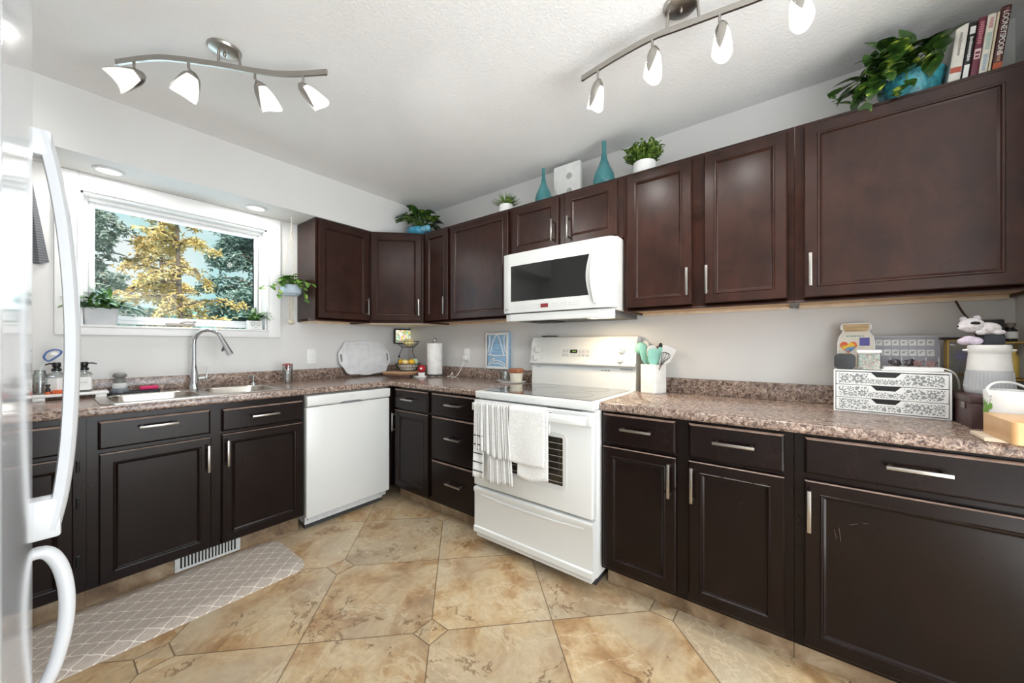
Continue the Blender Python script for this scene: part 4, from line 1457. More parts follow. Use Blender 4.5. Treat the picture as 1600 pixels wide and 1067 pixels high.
# white riser shelf with the bottles, left of the sink
rs = thing('counter_riser', 'low white riser shelf on the counter left of the sink, carrying soap bottles', 'shelf', (-2.19, -0.125, CZ))
MB().box(-0.130, 0.130, -0.055, 0.055, 0.018, 0.032, 0.003).build('shelf_board', WHITE, rs)
for x in (-0.122, 0.082):
    MB().box(x, x + 0.04, -0.05, 0.05, 0, 0.018, 0.002).build('foot', WHITE, rs)
RZ = CZ + 0.032
def pump_bottle(x, y, label, ang):
    t = thing('soap_bottle', label, 'bottle', (x, y, RZ), ang, 'soap bottles on the white riser')
    b = MB().prism(rrect(-0.026, 0.026, -0.026, 0.026, 0.006), 0, 0.088).lathe([(0.034, 0.088), (0.026, 0.10), (0.013, 0.108), (0.013, 0.118)], (0, 0, 0), 24)
    b.build('glass_body', CLEAR, t)
    MB().prism(rrect(-0.0268, 0.0268, -0.0268, 0.0268, 0.006), 0.012, 0.078).build('paper_label', PAPER, t)
    b = MB()
    strokes(b, -0.016, 0.016, 0.050, -0.0269, 5, 0.004)
    b.build('label_print', MGREY, t)
    b = MB().lathe([(0, 0.112), (0.0175, 0.112), (0.0175, 0.124), (0.012, 0.128), (0.012, 0.132), (0.015, 0.136), (0.015, 0.152), (0.013, 0.156), (0, 0.156)], (0, 0, 0), 22)
    b.tube([(0.008, 0, 0.150), (0.030, 0, 0.150), (0.046, 0, 0.144)], [0.0045, 0.004, 0.003], 8)
    b.build('pump', BLACK, t)
    return t
pump_bottle(-2.145, -0.128, 'clear square soap bottle with black pump nearest the sink, on white riser', R(-10))
pump_bottle(-2.236, -0.120, 'clear square soap bottle with black pump behind the fridge handle, on white riser', R(140))
gj = thing('ribbed_glass_jar', 'clear ribbed glass jar at the left end of the white riser', 'jar', (-2.288, -0.118, RZ))
b = MB()
b.lathe([(0, 0), (0.024, 0), (0.026, 0.006), (0.027, 0.09), (0.020, 0.105), (0.019, 0.115), (0.0215, 0.118), (0.0195, 0.119), (0.017, 0.105), (0.023, 0.09), (0.022, 0.008), (0, 0.006)], (0, 0, 0), 28)
b.build('glass_body', CLEAR, gj)
for k in range(4):
    pts = [(0.0272 * math.cos(a / 10 + k * PI / 2), 0.0272 * math.sin(a / 10 + k * PI / 2), 0.008 + a * 0.0026) for a in range(31)]
    MB().tube(pts, 0.0011, 5).build('glass_rib', CLEAR, gj)
br = thing('dish_brush', 'blue and white looped brush standing in the ribbed glass jar', 'brush', (-2.288, -0.118, RZ + 0.0065))
MB().tube([(0, 0, 0.0), (-0.004, 0, 0.09), (0.008, 0, 0.135), (0.026, 0, 0.165)], 0.0022, 8).build('stem', M('clear_stem', srgb(210, 216, 220), 0.3), br)
lp = [(0.020 + dx, -0.002, 0.160 + dz) for dx, dz in [(0, 0), (-0.008, 0.018), (0.002, 0.042), (0.024, 0.054), (0.046, 0.048), (0.044, 0.032), (0.026, 0.012), (0.012, 0.0)]]
MB().tube(smooth_path(lp + [lp[0]], 5), 0.0042, 8, flat=(1, 1)).build('loop_head', M('deep_blue_plastic', srgb(44, 84, 150), 0.35), br)
MB().sphere((0.044, -0.002, 0.192), 0.014, (1.0, 0.35, 0.75)).build('white_pad', WHITEM, br)
ob = thing('spray_bottle', 'tiny dark bottle with an orange base between ribbed jar and soap bottle', 'bottle', (-2.264, -0.165, RZ))
MB().lathe([(0, 0), (0.010, 0), (0.010, 0.014), (0, 0.014)], (0, 0, 0), 18).build('orange_base', M('burnt_orange', srgb(206, 106, 62), 0.5), ob)
MB().lathe([(0.009, 0.014), (0.009, 0.026), (0.005, 0.032), (0.005, 0.040), (0.008, 0.041), (0.008, 0.05), (0, 0.05)], (0, 0, 0), 18).build('dark_top', M('dark_brown_glass', srgb(52, 40, 34), 0.3), ob)
MB().box(-0.026, 0.026, -0.013, 0.013, 0, 0.020, 0.005).build('sponge', M('orange_sponge', srgb(214, 104, 66), 0.9, bump=0.4, bscale=150), None, (-2.226, -0.163, RZ), label='small orange sponge lying in front of the soap bottle on the riser', cat='sponge')
cj = thing('candle_jar', 'small grey candle jar behind the right-hand soap bottle', 'jar', (-2.188, -0.098, RZ))
MB().lathe([(0, 0), (0.022, 0), (0.0235, 0.003), (0.0235, 0.058), (0.0215, 0.058), (0.021, 0.046), (0, 0.046)], (0, 0, 0), 26).build('jar_body', M('smoky_grey_glass', srgb(112, 112, 114), 0.15), cj)
MB().cyl((0, 0, 0.046), (0.001, 0, 0.054), 0.001, seg=6).build('wick', BLACK, cj)

# caddy tray with palm brush and pink sponge on the sink ledge
SZ = 0.9165
sc = MB()
sc.prism(rrect(-0.105, 0.105, -0.034, 0.034, 0.02), 0, 0.006)
sc.tube([(x, y, 0.009) for x, y in rrect(-0.103, 0.103, -0.032, 0.032, 0.02)], 0.0038, 8, closed=True)
sc.build('sponge_tray', M('charcoal_silicone', srgb(40, 42, 48), 0.55), None, (-1.955, -0.092, SZ), label='charcoal silicone tray on the sink ledge under the pink sponge', cat='tray')
pb = thing('palm_brush', 'grey palm dish brush with white bristles on the charcoal tray', 'brush', (-2.012, -0.090, SZ + 0.0062))
MB().lathe([(0, 0), (0.038, 0), (0.040, 0.006), (0.038, 0.018), (0.030, 0.026), (0, 0.026)], (0, 0, 0), 28).build('holder', M('slate_grey_plastic', srgb(106, 112, 118), 0.4), pb)
MB().lathe([(0, 0.026), (0.029, 0.026), (0.033, 0.040), (0.028, 0.054), (0, 0.056)], (0, 0, 0), 36).build('bristles', M('white_bristles', srgb(226, 228, 226), 0.9, bump=0.8, bscale=200), pb)
MB().lathe([(0, 0.055), (0.026, 0.055), (0.022, 0.072), (0.018, 0.082), (0.028, 0.090), (0.029, 0.100), (0.020, 0.110), (0, 0.112)], (0, 0, 0), 28).build('grip', M('warm_grey_plastic', srgb(120, 118, 114), 0.4), pb)
MB().box(-0.040, 0.040, -0.018, 0.018, 0, 0.022, 0.008, 3).build('sponge', M('bright_pink_sponge', srgb(214, 58, 110), 0.9, bump=0.4, bscale=150), None, (-1.895, -0.092, SZ + 0.0130), label='bright pink sponge on the charcoal tray by the sink', cat='sponge')

# wood slice stand, basket of fruit, spoon rest, red timer, paper towel
ws = thing('serving_stand', 'round wood-slice serving stand on a dark block in the counter corner', 'cake stand', (-0.37, -0.40, CZ))
MB().box(-0.075, 0.075, -0.05, 0.05, 0, 0.030, 0.004, mtx=Matrix.Translation((-0.045, -0.06, 0)) @ Matrix.Rotation(R(-52), 4, 'Z')).build('block_foot', M('dark_walnut', srgb(92, 64, 56), 0.45, var=0.2), ws)
pts = []
for i in range(48):
    a = 2 * PI * i / 48
    r = 0.150 + 0.008 * math.sin(3 * a + 1) + 0.005 * math.sin(7 * a)
    pts.append((r * math.cos(a), r * math.sin(a)))
MB().prism(pts, 0.030, 0.050, 'z', 0.003).build('wood_slice', make_wood('pale_wood_slice', srgb(176, 134, 98), srgb(216, 178, 140), 0.5, (1, 1, 6)), ws)
ptb = [(x * 1.012, y * 1.012) for x, y in pts]
MB().tube([(x, y, 0.040) for x, y in ptb], 0.0045, 6, closed=True).build('bark_edge', M('brown_bark', srgb(124, 86, 62), 0.85, var=0.3), ws)
WZ = CZ + 0.0502
fb = thing('fruit_basket', 'two-tier black wire fruit basket on the wood slice', 'basket', (-0.275, -0.365, WZ))
def wire_bowl(b, cz, r_top, r_bot, h, n):
    for r, z, w in ((r_top, cz + h, 0.003), (r_bot, cz + 0.003, 0.003), ((r_top + r_bot) / 2 + 0.006, cz + h / 2, 0.0018)):
        b.tube([(r * math.cos(2 * PI * i / 36), r * math.sin(2 * PI * i / 36), z) for i in range(36)], w, 6, closed=True)
    for k in range(n):
        a = 2 * PI * k / n
        pth = [(r_bot * math.cos(a), r_bot * math.sin(a), cz + 0.003), (((r_top + r_bot) / 2 + 0.006) * math.cos(a), ((r_top + r_bot) / 2 + 0.006) * math.sin(a), cz + h / 2), (r_top * math.cos(a), r_top * math.sin(a), cz + h)]
        b.tube(pth, 0.0015, 5)
    for k in range(4):
        a = PI * k / 4
        b.tube([(-r_bot * math.cos(a), -r_bot * math.sin(a), cz + 0.003), (r_bot * math.cos(a), r_bot * math.sin(a), cz + 0.003)], 0.0015, 5)
b = MB(); wire_bowl(b, 0.0, 0.108, 0.070, 0.062, 24); b.build('lower_basket', IRON, fb)
b = MB(); wire_bowl(b, 0.205, 0.098, 0.055, 0.055, 20); b.build('upper_basket', IRON, fb)
b = MB()
for s_ in (-1, 1):
    b.tube(smooth_path([(s_ * 0.107, 0.0, 0.062), (s_ * 0.075, 0.02, 0.14), (s_ * 0.060, 0.012, 0.18), (s_ * 0.056, 0.0, 0.208)], 6), 0.003, 6)
b.sphere((-0.080, 0.018, 0.128), 0.010, (1, 1, 0.9))
b.build('uprights', IRON, fb)
MB().lathe([(0, 0.0045), (0.066, 0.0045), (0.098, 0.058), (0.1, 0.060), (0.096, 0.060), (0.064, 0.008), (0, 0.007)], (0, 0, 0.002), 36).build('cloth_liner', M('cream_liner', srgb(222, 218, 206), 0.9), fb)
def fruit(name, label, off, r, sc, col, cat, rot=0.0, tip=True):
    b = MB().sphere((0, 0, 0), r, sc, seg=22, rings=14)
    if tip:
        b.sphere((r * sc[0] * 0.98, 0, 0), r * 0.22, (1.2, 1, 1), seg=10, rings=8)
    b.build(name, M(name + '_peel_%d' % int(col[0] * 1000 + col[1] * 10), col, 0.45, var=0.12, bump=0.15, bscale=120), None,
            (-0.275 + off[0], -0.365 + off[1], WZ + off[2]), (0, 0.1, rot), label=label, cat=cat, group='fruit in the wire basket')
LEM = srgb(226, 178, 44)
rv = lambda a, r: (r * math.cos(R(a)), r * math.sin(R(a)))
fruit('lemon', 'yellow lemon at the far left of the lower basket', (*rv(142, 0.062), 0.078), 0.025, (1.2, 1, 1), LEM, 'fruit', 1.0)
fruit('lemon', 'pale yellow lemon second from left in the lower basket', (*rv(205, 0.052), 0.078), 0.024, (1.2, 1, 1), srgb(236, 208, 140), 'fruit', -0.6)
fruit('lemon', 'yellow lemon in the middle front of the lower basket', (*rv(272, 0.048), 0.079), 0.025, (1.2, 1, 1), LEM, 'fruit', -0.3)
fruit('fruit', 'pale green and white fruit at the right of the lower basket', (*rv(335, 0.062), 0.080), 0.025, (1.0, 1, 1.1), srgb(190, 212, 176), 'fruit', 0.4, False)
fruit('fruit', 'pale yellow fruit resting in the small upper basket', (0.0, -0.012, 0.249), 0.036, (1.35, 1, 0.95), srgb(226, 212, 150), 'fruit', -0.8, False)
b = MB()
b.prism(rrect(-0.058, 0.058, -0.036, 0.036, 0.034, 8), 0, 0.008, bev=0.003)
b.tube([(x, y, 0.010) for x, y in rrect(-0.056, 0.056, -0.034, 0.034, 0.033, 8)], 0.004, 8, closed=True)
b.prism(rrect(-0.012, 0.044, -0.022, 0.022, 0.01), 0.008, 0.040, bev=0.004)
b.build('spoon_rest', WHITE, None, (-0.265, -0.515, CZ), (0, 0, R(-52)), label='white ceramic spoon rest in front of the paper towel', cat='dish')
rt = thing('kitchen_timer', 'round red timer with white face dot left of the paper towel', 'timer', (-0.255, -0.528, CZ + 0.0405), R(-52))
MB().sphere((0, 0, 0.032), 0.034, (1, 0.8, 0.95)).build('red_body', M('glossy_red', srgb(178, 30, 40), 0.25), rt)
MB().lathe([(0, 0), (0.009, 0), (0.006, 0.004), (0, 0.004)], (0, 0, 0), 14, 0, Matrix.Translation((0, -0.0265, 0.034)) @ Matrix.Rotation(R(90), 4, 'X')).build('white_dot', WHITE, rt)
ph = thing('paper_towel_holder', 'white paper towel roll on a chrome holder in the corner', 'paper towel', (-0.142, -0.566, CZ))
MB().lathe([(0, 0), (0.072, 0), (0.074, 0.004), (0.070, 0.010), (0.02, 0.014), (0.007, 0.02), (0.007, 0.300), (0, 0.300)], (0, 0, 0), 36).build('stand', CHROME, ph)
MB().sphere((0, 0, 0.318), 0.019, seg=24, rings=16).build('ball_finial', CHROME, ph)
MB().lathe([(0.020, 0.022), (0.066, 0.022), (0.0675, 0.024), (0.0675, 0.290), (0.066, 0.292), (0.020, 0.292), (0.020, 0.022)], (0, 0, 0), 40).build('paper_roll', M('white_paper_roll', srgb(238, 238, 235), 0.95, bump=0.25, bscale=60), ph)

# oval plate with salt cellar and glass jar beside the range
op = MB().lathe([(0, 0), (0.075, 0), (0.088, 0.010), (0.090, 0.014), (0.085, 0.014), (0.073, 0.008), (0, 0.008)], (0, 0, 0), 40, sx=0.78, sy=1.42)
op.build('oval_plate', WHITE, None, (-0.150, -1.420, CZ), label='white oval plate on the counter beside the range backguard', cat='plate')
ss = thing('salt_cellar', 'cream salt cellar with wooden lid on the white oval plate', 'salt cellar', (-0.150, -1.468, CZ + 0.0085))
MB().lathe([(0, 0), (0.036, 0), (0.043, 0.010), (0.050, 0.066), (0.046, 0.068), (0.040, 0.012), (0, 0.010)], (0, 0, 0), 32).build('bowl', M('cream_stoneware', srgb(226, 222, 208), 0.35), ss)
MB().lathe([(0, 0.060), (0.044, 0.060), (0.053, 0.0685), (0.055, 0.072), (0.055, 0.092), (0.050, 0.097), (0, 0.097)], (0, 0, 0), 32).build('wooden_lid', make_wood('warm_lid_wood', srgb(150, 92, 62), srgb(186, 122, 88), 0.5), ss)
gc = thing('glass_canister', 'clear lidded glass jar on the white oval plate below the blue picture', 'jar', (-0.150, -1.366, CZ + 0.0085))
MB().lathe([(0, 0), (0.034, 0), (0.037, 0.005), (0.037, 0.068), (0.035, 0.068), (0.034, 0.008), (0, 0.006)], (0, 0, 0), 30).build('jar_body', CLEAR, gc)
MB().lathe([(0, 0.068), (0.038, 0.068), (0.038, 0.074), (0.008, 0.078), (0.008, 0.088), (0, 0.09)], (0, 0, 0), 30).build('glass_lid', CLEAR, gc)
ls = MB()
ls.tube(smooth_path([(0, 0.06, 0.004), (0.004, 0.02, 0.006), (-0.003, -0.02, 0.005), (0.002, -0.07, 0.004)], 6), [0.0035] * 18 + [0.004], 6)
ls.lathe([(0, 0), (0.009, 0.0), (0.011, 0.004), (0, 0.008)], (0.001, 0.03, 0.0), 14)
ls.build('grill_lighter', BLACK, None, (-0.040, -1.68, 1.2478), label='thin black object lying on top of the range backguard', cat='utensil')
# ================================================================== UTENSIL CROCK
cr = MB()
cr.prism(rrect(-0.052, 0.052, -0.052, 0.052, 0.010), 0, 0.006)
cr.grid([[(x, y, z) for x, y in rrect(-0.052, 0.052, -0.052, 0.052, 0.010)] for z in (0.0, 0.166)], closed_u=True)
cr.grid([[(x, y, z) for x, y in rrect(-0.047, 0.047, -0.047, 0.047, 0.008)] for z in (0.006, 0.166)], closed_u=True)
t = plate_multi(rrect(-0.052, 0.052, -0.052, 0.052, 0.010), [rrect(-0.047, 0.047, -0.047, 0.047, 0.008)], 0.164, 0.1665)
cr.add(t)
CRX, CRY = -0.105, -2.424
cr.build('utensil_crock', M('pebbled_white_ceramic', srgb(236, 236, 232), 0.5, bump=0.3, bscale=140), None, (CRX, CRY, CZ), (0, 0, R(-22)), label='square white utensil crock right of the range', cat='crock')
MINT = M('mint_green_silicone', srgb(148, 206, 190), 0.5)
def utensil(name, label, base, top, head, mat_head, mat_stem, cat='utensil', stem_r=0.0045):
    """base and top: points of the handle relative to the crock centre; head(b, axes) adds the head"""
    p0, p1 = Vector(base), Vector(top)
    t = thing(name, label, cat, (CRX, CRY, CZ), 0, 'utensils in the white crock')
    MB().tube([p0, (p0 + p1) / 2, p1], stem_r, 8).build('handle', mat_stem, t)
    d = (p1 - p0).normalized()
    face = Vector((-0.79, -0.6, 0))           # blades turned to the room
    side = d.cross(face).normalized()
    nrm = side.cross(d).normalized()
    mt = Matrix(((side.x, nrm.x, d.x, p1.x), (side.y, nrm.y, d.y, p1.y), (side.z, nrm.z, d.z, p1.z), (0, 0, 0, 1)))
    b = MB()
    head(b, mt)
    b.build('head', mat_head, t)
    return t
def blade(w0, w1, L, th=0.005, r=0.012):
    def f(b, mt):
        pts = [(-w0 / 2, -0.01), (w0 / 2, -0.01), (w1 / 2, L * 0.25), (w1 / 2, L - r)] + [(w1 / 2 - r + r * math.cos(R(a)), L - r + r * math.sin(R(a))) for a in (30, 60, 90)] + [(-w1 / 2 + r + r * math.cos(R(a)), L - r + r * math.sin(R(a))) for a in (90, 120, 150)] + [(-w1 / 2, L - r), (-w1 / 2, L * 0.25)]
        b.prism(pts, -th / 2, th / 2, 'y', 0.0012, 1, mtx=mt)
    return f
def ladle(b, mt):
    b.lathe([(0, -0.022), (0.024, -0.016), (0.036, 0.004), (0.038, 0.014), (0.036, 0.014), (0.022, -0.012), (0, -0.018)], (0, 0, 0), 24, 0, mt @ Matrix.Translation((0, -0.012, 0.03)) @ Matrix.Rotation(R(80), 4, 'X'))
utensil('ladle', 'mint green ladle leaning left out of the white crock', (0.01, -0.015, 0.010), (-0.010, 0.050, 0.228), ladle, MINT, MINT)
utensil('spatula', 'mint green spatula on the left side of the white crock', (0.0, 0.0, 0.010), (-0.014, 0.036, 0.176), blade(0.02, 0.046, 0.075), MINT, MINT)
utensil('spatula', 'wide mint green turner in the middle front of the white crock', (-0.018, 0.0, 0.010), (-0.040, -0.010, 0.170), blade(0.03, 0.058, 0.085), MINT, MINT)
utensil('spatula', 'narrow mint green scraper right of the middle in the white crock', (0.0, 0.02, 0.010), (-0.012, -0.024, 0.180), blade(0.014, 0.026, 0.088), MINT, MINT)
utensil('spatula', 'large off-white spatula fanning right out of the white crock', (0.0, 0.03, 0.010), (0.018, -0.042, 0.170), blade(0.022, 0.078, 0.105), WHITEM, WHITEM)
utensil('spatula', 'white spoon-spatula behind the mint turner in the white crock', (0.02, 0.0, 0.010), (0.006, 0.006, 0.200), blade(0.02, 0.060, 0.075, r=0.025), WHITEM, WHITEM)
utensil('spatula', 'dark red tipped scraper at the back of the white crock', (0.026, 0.01, 0.010), (0.020, 0.0, 0.225), blade(0.02, 0.05, 0.045), M('dark_red_silicone', srgb(120, 62, 56), 0.5), WHITEM)
def knob_end(b, mt):
    b.sphere((0, 0, 0.01), 0.011, (1, 1, 1.6), mtx=mt)
utensil('serving_fork', 'black-handled utensil standing highest in the white crock', (0.030, 0.0, 0.010), (0.024, -0.032, 0.262), knob_end, BLACK, M('grey_steel_shaft', srgb(140, 140, 142), 0.3, 0.8))
def whisk(b, mt):
    for k in range(5):
        a = PI * k / 5
        pts = []
        for i in range(17):
            s_ = i / 16 * 2 - 1
            rr_ = 0.024 * math.cos(s_ * PI / 2) ** 0.6
            zz = 0.095 * (1 - abs(s_)) ** 0.7 if False else 0.085 * math.cos(s_ * PI / 2) ** 0.35
            x = 0.024 * math.sin(s_ * PI * 0.98)
            z = 0.085 * (1 - s_ * s_) ** 0.6
            pts.append(mt @ Vector((x * math.cos(a), x * math.sin(a), z)))
        b.tube(pts, 0.0013, 5)
utensil('whisk', 'steel wire whisk in front of the off-white spatula in the crock', (-0.01, 0.026, 0.010), (-0.038, -0.050, 0.158), whisk, M('whisk_wire', srgb(120, 120, 122), 0.3, 0.9), STEEL)
utensil('tongs', 'black-edged tongs at the left back of the white crock', (0.02, 0.02, 0.010), (0.010, 0.022, 0.200),
        lambda b, mt: b.tube([mt @ Vector(p) for p in [(-0.012, 0, 0), (-0.016, 0, 0.02), (-0.004, 0, 0.033), (0.020, 0, 0.03), (0.034, 0, 0.018)]], 0.0035, 6), BLACK, M('grey_steel_shaft', srgb(140, 140, 142), 0.3, 0.8))
st = thing('spoon_rest', 'tall white spoon standing between the range and the white crock', 'utensil', (-0.045, -2.352, CZ))
MB().tube([(0, 0, 0.0), (0.004, -0.002, 0.12), (0.012, -0.004, 0.245)], [0.006, 0.005, 0.005], 8).build('handle', WHITE, st)
MB().sphere((0.014, -0.004, 0.272), 0.021, (0.35, 1, 1.5)).build('bowl', M('clear_white_plastic', srgb(222, 220, 218), 0.3), st)
st.name = 'serving_spoon'

# ================================================================== LACE DRAWER UNIT AND WHAT IS ON IT
DUX, DUY, DW_, DH, DD_ = -0.232, -3.199, 0.322, 0.174, 0.200
RD = RB + R(-5.5)
du = thing('desktop_drawers', 'white three-drawer desktop organiser with cut-out lace fronts', 'drawer unit', (DUX, DUY, CZ), RD)
# local: x to the right along the front, +y towards the wall
b = MB()
b.box(0, DW_, 0.004, DD_, DH - 0.006, DH, 0.0015).box(0, DW_, 0.004, DD_, 0, 0.006, 0.0015)
b.box(0, 0.006, 0.004, DD_, 0.006, DH - 0.006).box(DW_ - 0.006, DW_, 0.004, DD_, 0.006, DH - 0.006).box(0.006, DW_ - 0.006, DD_ - 0.006, DD_, 0.006, DH - 0.006)
b.build('case', WHITEM, du)
SHADOW = M('grey_lace_shade', srgb(150, 152, 152), 0.9)  # flat grey inlays carry the shade of the lace cut-outs as colour
def petal(b, cx, cz, a, L, w, y, m=1):
    pts = []
    for i in range(10):
        t_ = 2 * PI * i / 10
        px, pz = L / 2 * math.cos(t_), w / 2 * math.sin(t_) * (1 - 0.25 * math.cos(t_))
        pts.append((cx + px * math.cos(a) - pz * math.sin(a), cz + px * math.sin(a) + pz * math.cos(a)))
    b.prism(pts, y - 0.0003, y + 0.0002, 'y', m=m, smooth=False)
drw_h = (DH - 0.016) / 3
for k in range(3):
    z0 = 0.008 + k * drw_h
    rr = random.Random(40 + k)
    b = MB()
    x0, x1, zz0, zz1 = 0.008, DW_ - 0.008, 0.001, drw_h - 0.001
    nx0, nx1 = 0.112, 0.196
    b.prism([(x0, zz0), (x1, zz0), (x1, zz1), (nx1, zz1), (nx1 - 0.016, zz1 - 0.018), (nx0 + 0.016, zz1 - 0.018), (nx0, zz1), (x0, zz1)], 0.0, 0.005, 'y', 0.0006, 1)
    def flower(cx, cz, r, n):
        for i in range(n):
            a = 2 * PI * i / n + 0.3
            petal(b, cx + r * 0.66 * math.cos(a), cz + r * 0.66 * math.sin(a), a, r * 0.62, r * 0.42, -0.0001)
        petal(b, cx, cz, 0, r * 0.3, r * 0.3, -0.0001)
    discs = []
    def free(x, z, r):
        if not (x0 + 0.006 + r < x < x1 - 0.006 - r and zz0 + 0.004 + r * 0.9 < z < zz1 - 0.003 - r * 0.9):
            return False
        if nx0 - 0.004 - r < x < nx1 + 0.004 + r and z > zz1 - 0.022 - r:
            return False
        return all((x - a_) ** 2 + (z - c_) ** 2 > (0.86 * (r + q_)) ** 2 for a_, c_, q_ in discs)
    for rad, tries, kinds in ((0.0225, 60, 'fl'), (0.015, 160, 'fl'), (0.010, 400, 'fp'), (0.0062, 1200, 'p'), (0.0038, 2500, 'p'), (0.0024, 3500, 'd')):
        for _ in range(tries):
            x, z = rr.uniform(x0, x1), rr.uniform(zz0, zz1)
            if not free(x, z, rad):
                continue
            discs.append((x, z, rad))
            kd = rr.choice(kinds)
            a0 = rr.random() * PI
            if kd == 'f':
                n_ = rr.choice([5, 6, 7])
                for i in range(n_):
                    a = a0 + 2 * PI * i / n_
                    petal(b, x + rad * 0.62 * math.cos(a), z + rad * 0.62 * math.sin(a), a, rad * 0.66, rad * 0.52, -0.0001)
                petal(b, x, z, 0, rad * 0.34, rad * 0.34, -0.0001)
            elif kd == 'l':
                for i in range(5):
                    a = a0 + R(-72 + 36 * i)
                    petal(b, x - rad * 0.55 * math.cos(a0) + rad * 0.85 * math.cos(a), z - rad * 0.55 * math.sin(a0) + rad * 0.85 * math.sin(a), a, rad * 1.05, rad * 0.34, -0.0001)
                petal(b, x - rad * 0.7 * math.cos(a0), z - rad * 0.7 * math.sin(a0), a0 + PI / 2, rad * 0.7, rad * 0.26, -0.0001)
            elif kd == 'p':
                petal(b, x, z, a0, rad * 1.9, rad * 0.85, -0.0001)
                petal(b, x - rad * 0.6 * math.sin(a0), z + rad * 0.6 * math.cos(a0), a0, rad * 1.3, rad * 0.4, -0.0001)
            else:
                petal(b, x, z, a0, rad * 1.7, rad * 1.1, -0.0001)
    d = b.build('drawer', [WHITEM, SHADOW], du, (0, 0, z0))
    MB().box(nx0 + 0.002, nx1 - 0.002, 0.012, 0.014, drw_h - 0.024, drw_h).build('dark_interior', BLACK, d)
du_m = Matrix.Translation((DUX, DUY, CZ)) @ Matrix.Rotation(RD, 4, 'Z')
def on_du(x, y, z=0.0):
    return tuple(du_m @ Vector((x, y, DH + z)))
UZ_ = CZ + DH
# black rounded case, glitter tub
MB().prism(rrect(-0.033, 0.033, 0, 0.066, 0.017), -0.018, 0.018, 'y', 0.006, 2).build('earbud_case', M('matte_charcoal', srgb(52, 53, 55), 0.5), None, on_du(0.034, 0.045), (0, 0, RD), label='matte charcoal rounded box at the left end of the lace drawers', cat='box')
gt = thing('glitter_tub', 'square clear tub of coloured sequins with white lid on the lace drawers', 'jar', on_du(0.107, 0.045), RD)
MB().prism(rrect(-0.035, 0.035, -0.030, 0.030, 0.008), 0, 0.070).build('tub_body', CLEAR, gt)
def make_sequins():
    m, nt, p = new_mat('coloured_sequins')
    n, l = nt.nodes, nt.links
    tc = n.new('ShaderNodeTexCoord')
    vo = n.new('ShaderNodeTexVoronoi')
    vo.inputs['Scale'].default_value = 160
    l.new(tc.outputs['Object'], vo.inputs['Vector'])
    sp = n.new('ShaderNodeSeparateXYZ')
    l.new(vo.outputs['Color'], sp.inputs[0])
    r = ramp(n, [(0.0, srgb(70, 62, 60)), (0.2, srgb(206, 196, 184)), (0.45, srgb(228, 220, 208)), (0.65, srgb(200, 170, 160)), (0.85, srgb(160, 206, 190)), (1.0, srgb(240, 236, 230))])
    l.new(sp.outputs[0], r.inputs['Fac'])
    l.new(r.outputs[0], p.inputs['Base Color'])
    p.inputs['Roughness'].default_value = 0.35
    return m
MB().prism(rrect(-0.033, 0.033, -0.028, 0.028, 0.007), 0.003, 0.064).build('sequins', make_sequins(), gt)
MB().prism(rrect(-0.037, 0.037, -0.032, 0.032, 0.009), 0.0702, 0.082, 'z', 0.002).build('lid', WHITE, gt)
# jar-shaped wooden sign
js = thing('jar_sign', 'jar-shaped sign with wooden top and colourful heart behind the black box', 'sign', on_du(0.068, 0.150), RD, rot=(R(-8), 0, RD))
out_ = [(-0.055, 0.0), (0.055, 0.0), (0.060, 0.012), (0.060, 0.115), (0.056, 0.140), (0.044, 0.160), (0.042, 0.170), (0.050, 0.176), (0.050, 0.192), (0.044, 0.200), (-0.044, 0.200), (-0.050, 0.192), (-0.050, 0.176), (-0.042, 0.170), (-0.044, 0.160), (-0.056, 0.140), (-0.060, 0.115), (-0.060, 0.012)]
MB().prism(out_, 0.0, 0.010, 'y', 0.0015, 1).build('board', M('cream_painted_board', srgb(226, 218, 204), 0.6), js)
MB().prism([(-0.039, 0.164), (0.039, 0.164), (0.041, 0.198), (-0.041, 0.198)], -0.003, 0.0, 'y', 0.001, 1).build('wooden_lid', make_wood('sign_wood', srgb(176, 146, 104), srgb(214, 186, 142), 0.6, (1, 1, 8)), js)
b = MB().tube([(x * 0.97, -0.001, z * 0.985 + 0.001) for x, z in out_], 0.003, 6, closed=True)
b.build('white_outline', WHITE, js)
ht = []
for i in range(40):
    a = 2 * PI * i / 40
    ht.append((-0.024 + 0.0020 * 16 * math.sin(a) ** 3 * 0.9, 0.095 + 0.0019 * (13 * math.cos(a) - 5 * math.cos(2 * a) - 2 * math.cos(3 * a) - math.cos(4 * a))))
def make_heart():
    m, nt, p = new_mat('patchwork_heart')
    n, l = nt.nodes, nt.links
    tc = n.new('ShaderNodeTexCoord')
    vo = n.new('ShaderNodeTexVoronoi')
    vo.inputs['Scale'].default_value = 62
    l.new(tc.outputs['Object'], vo.inputs['Vector'])
    sp = n.new('ShaderNodeSeparateXYZ')
    l.new(vo.outputs['Color'], sp.inputs[0])
    r = ramp(n, [(0.0, srgb(92, 132, 178)), (0.3, srgb(120, 160, 196)), (0.45, srgb(216, 120, 66)), (0.65, srgb(226, 96, 60)), (0.85, srgb(240, 196, 70)), (1.0, srgb(250, 214, 100))])
    r.color_ramp.interpolation = 'CONSTANT'
    l.new(sp.outputs[0], r.inputs['Fac'])
    l.new(r.outputs[0], p.inputs['Base Color'])
    p.inputs['Roughness'].default_value = 0.6
    return m
MB().prism(ht, -0.0015, 0.0, 'y').build('heart', make_heart(), js)
MB().box(0.012, 0.044, -0.0015, 0.0, 0.100, 0.136).build('purple_patch', M('lilac_purple', srgb(96, 92, 160), 0.6), js)
b = MB()
strokes(b, -0.03, 0.03, 0.143, -0.0002, 7, 0.006)
b.build('printing', M('teal_print', srgb(96, 160, 150), 0.6), js)
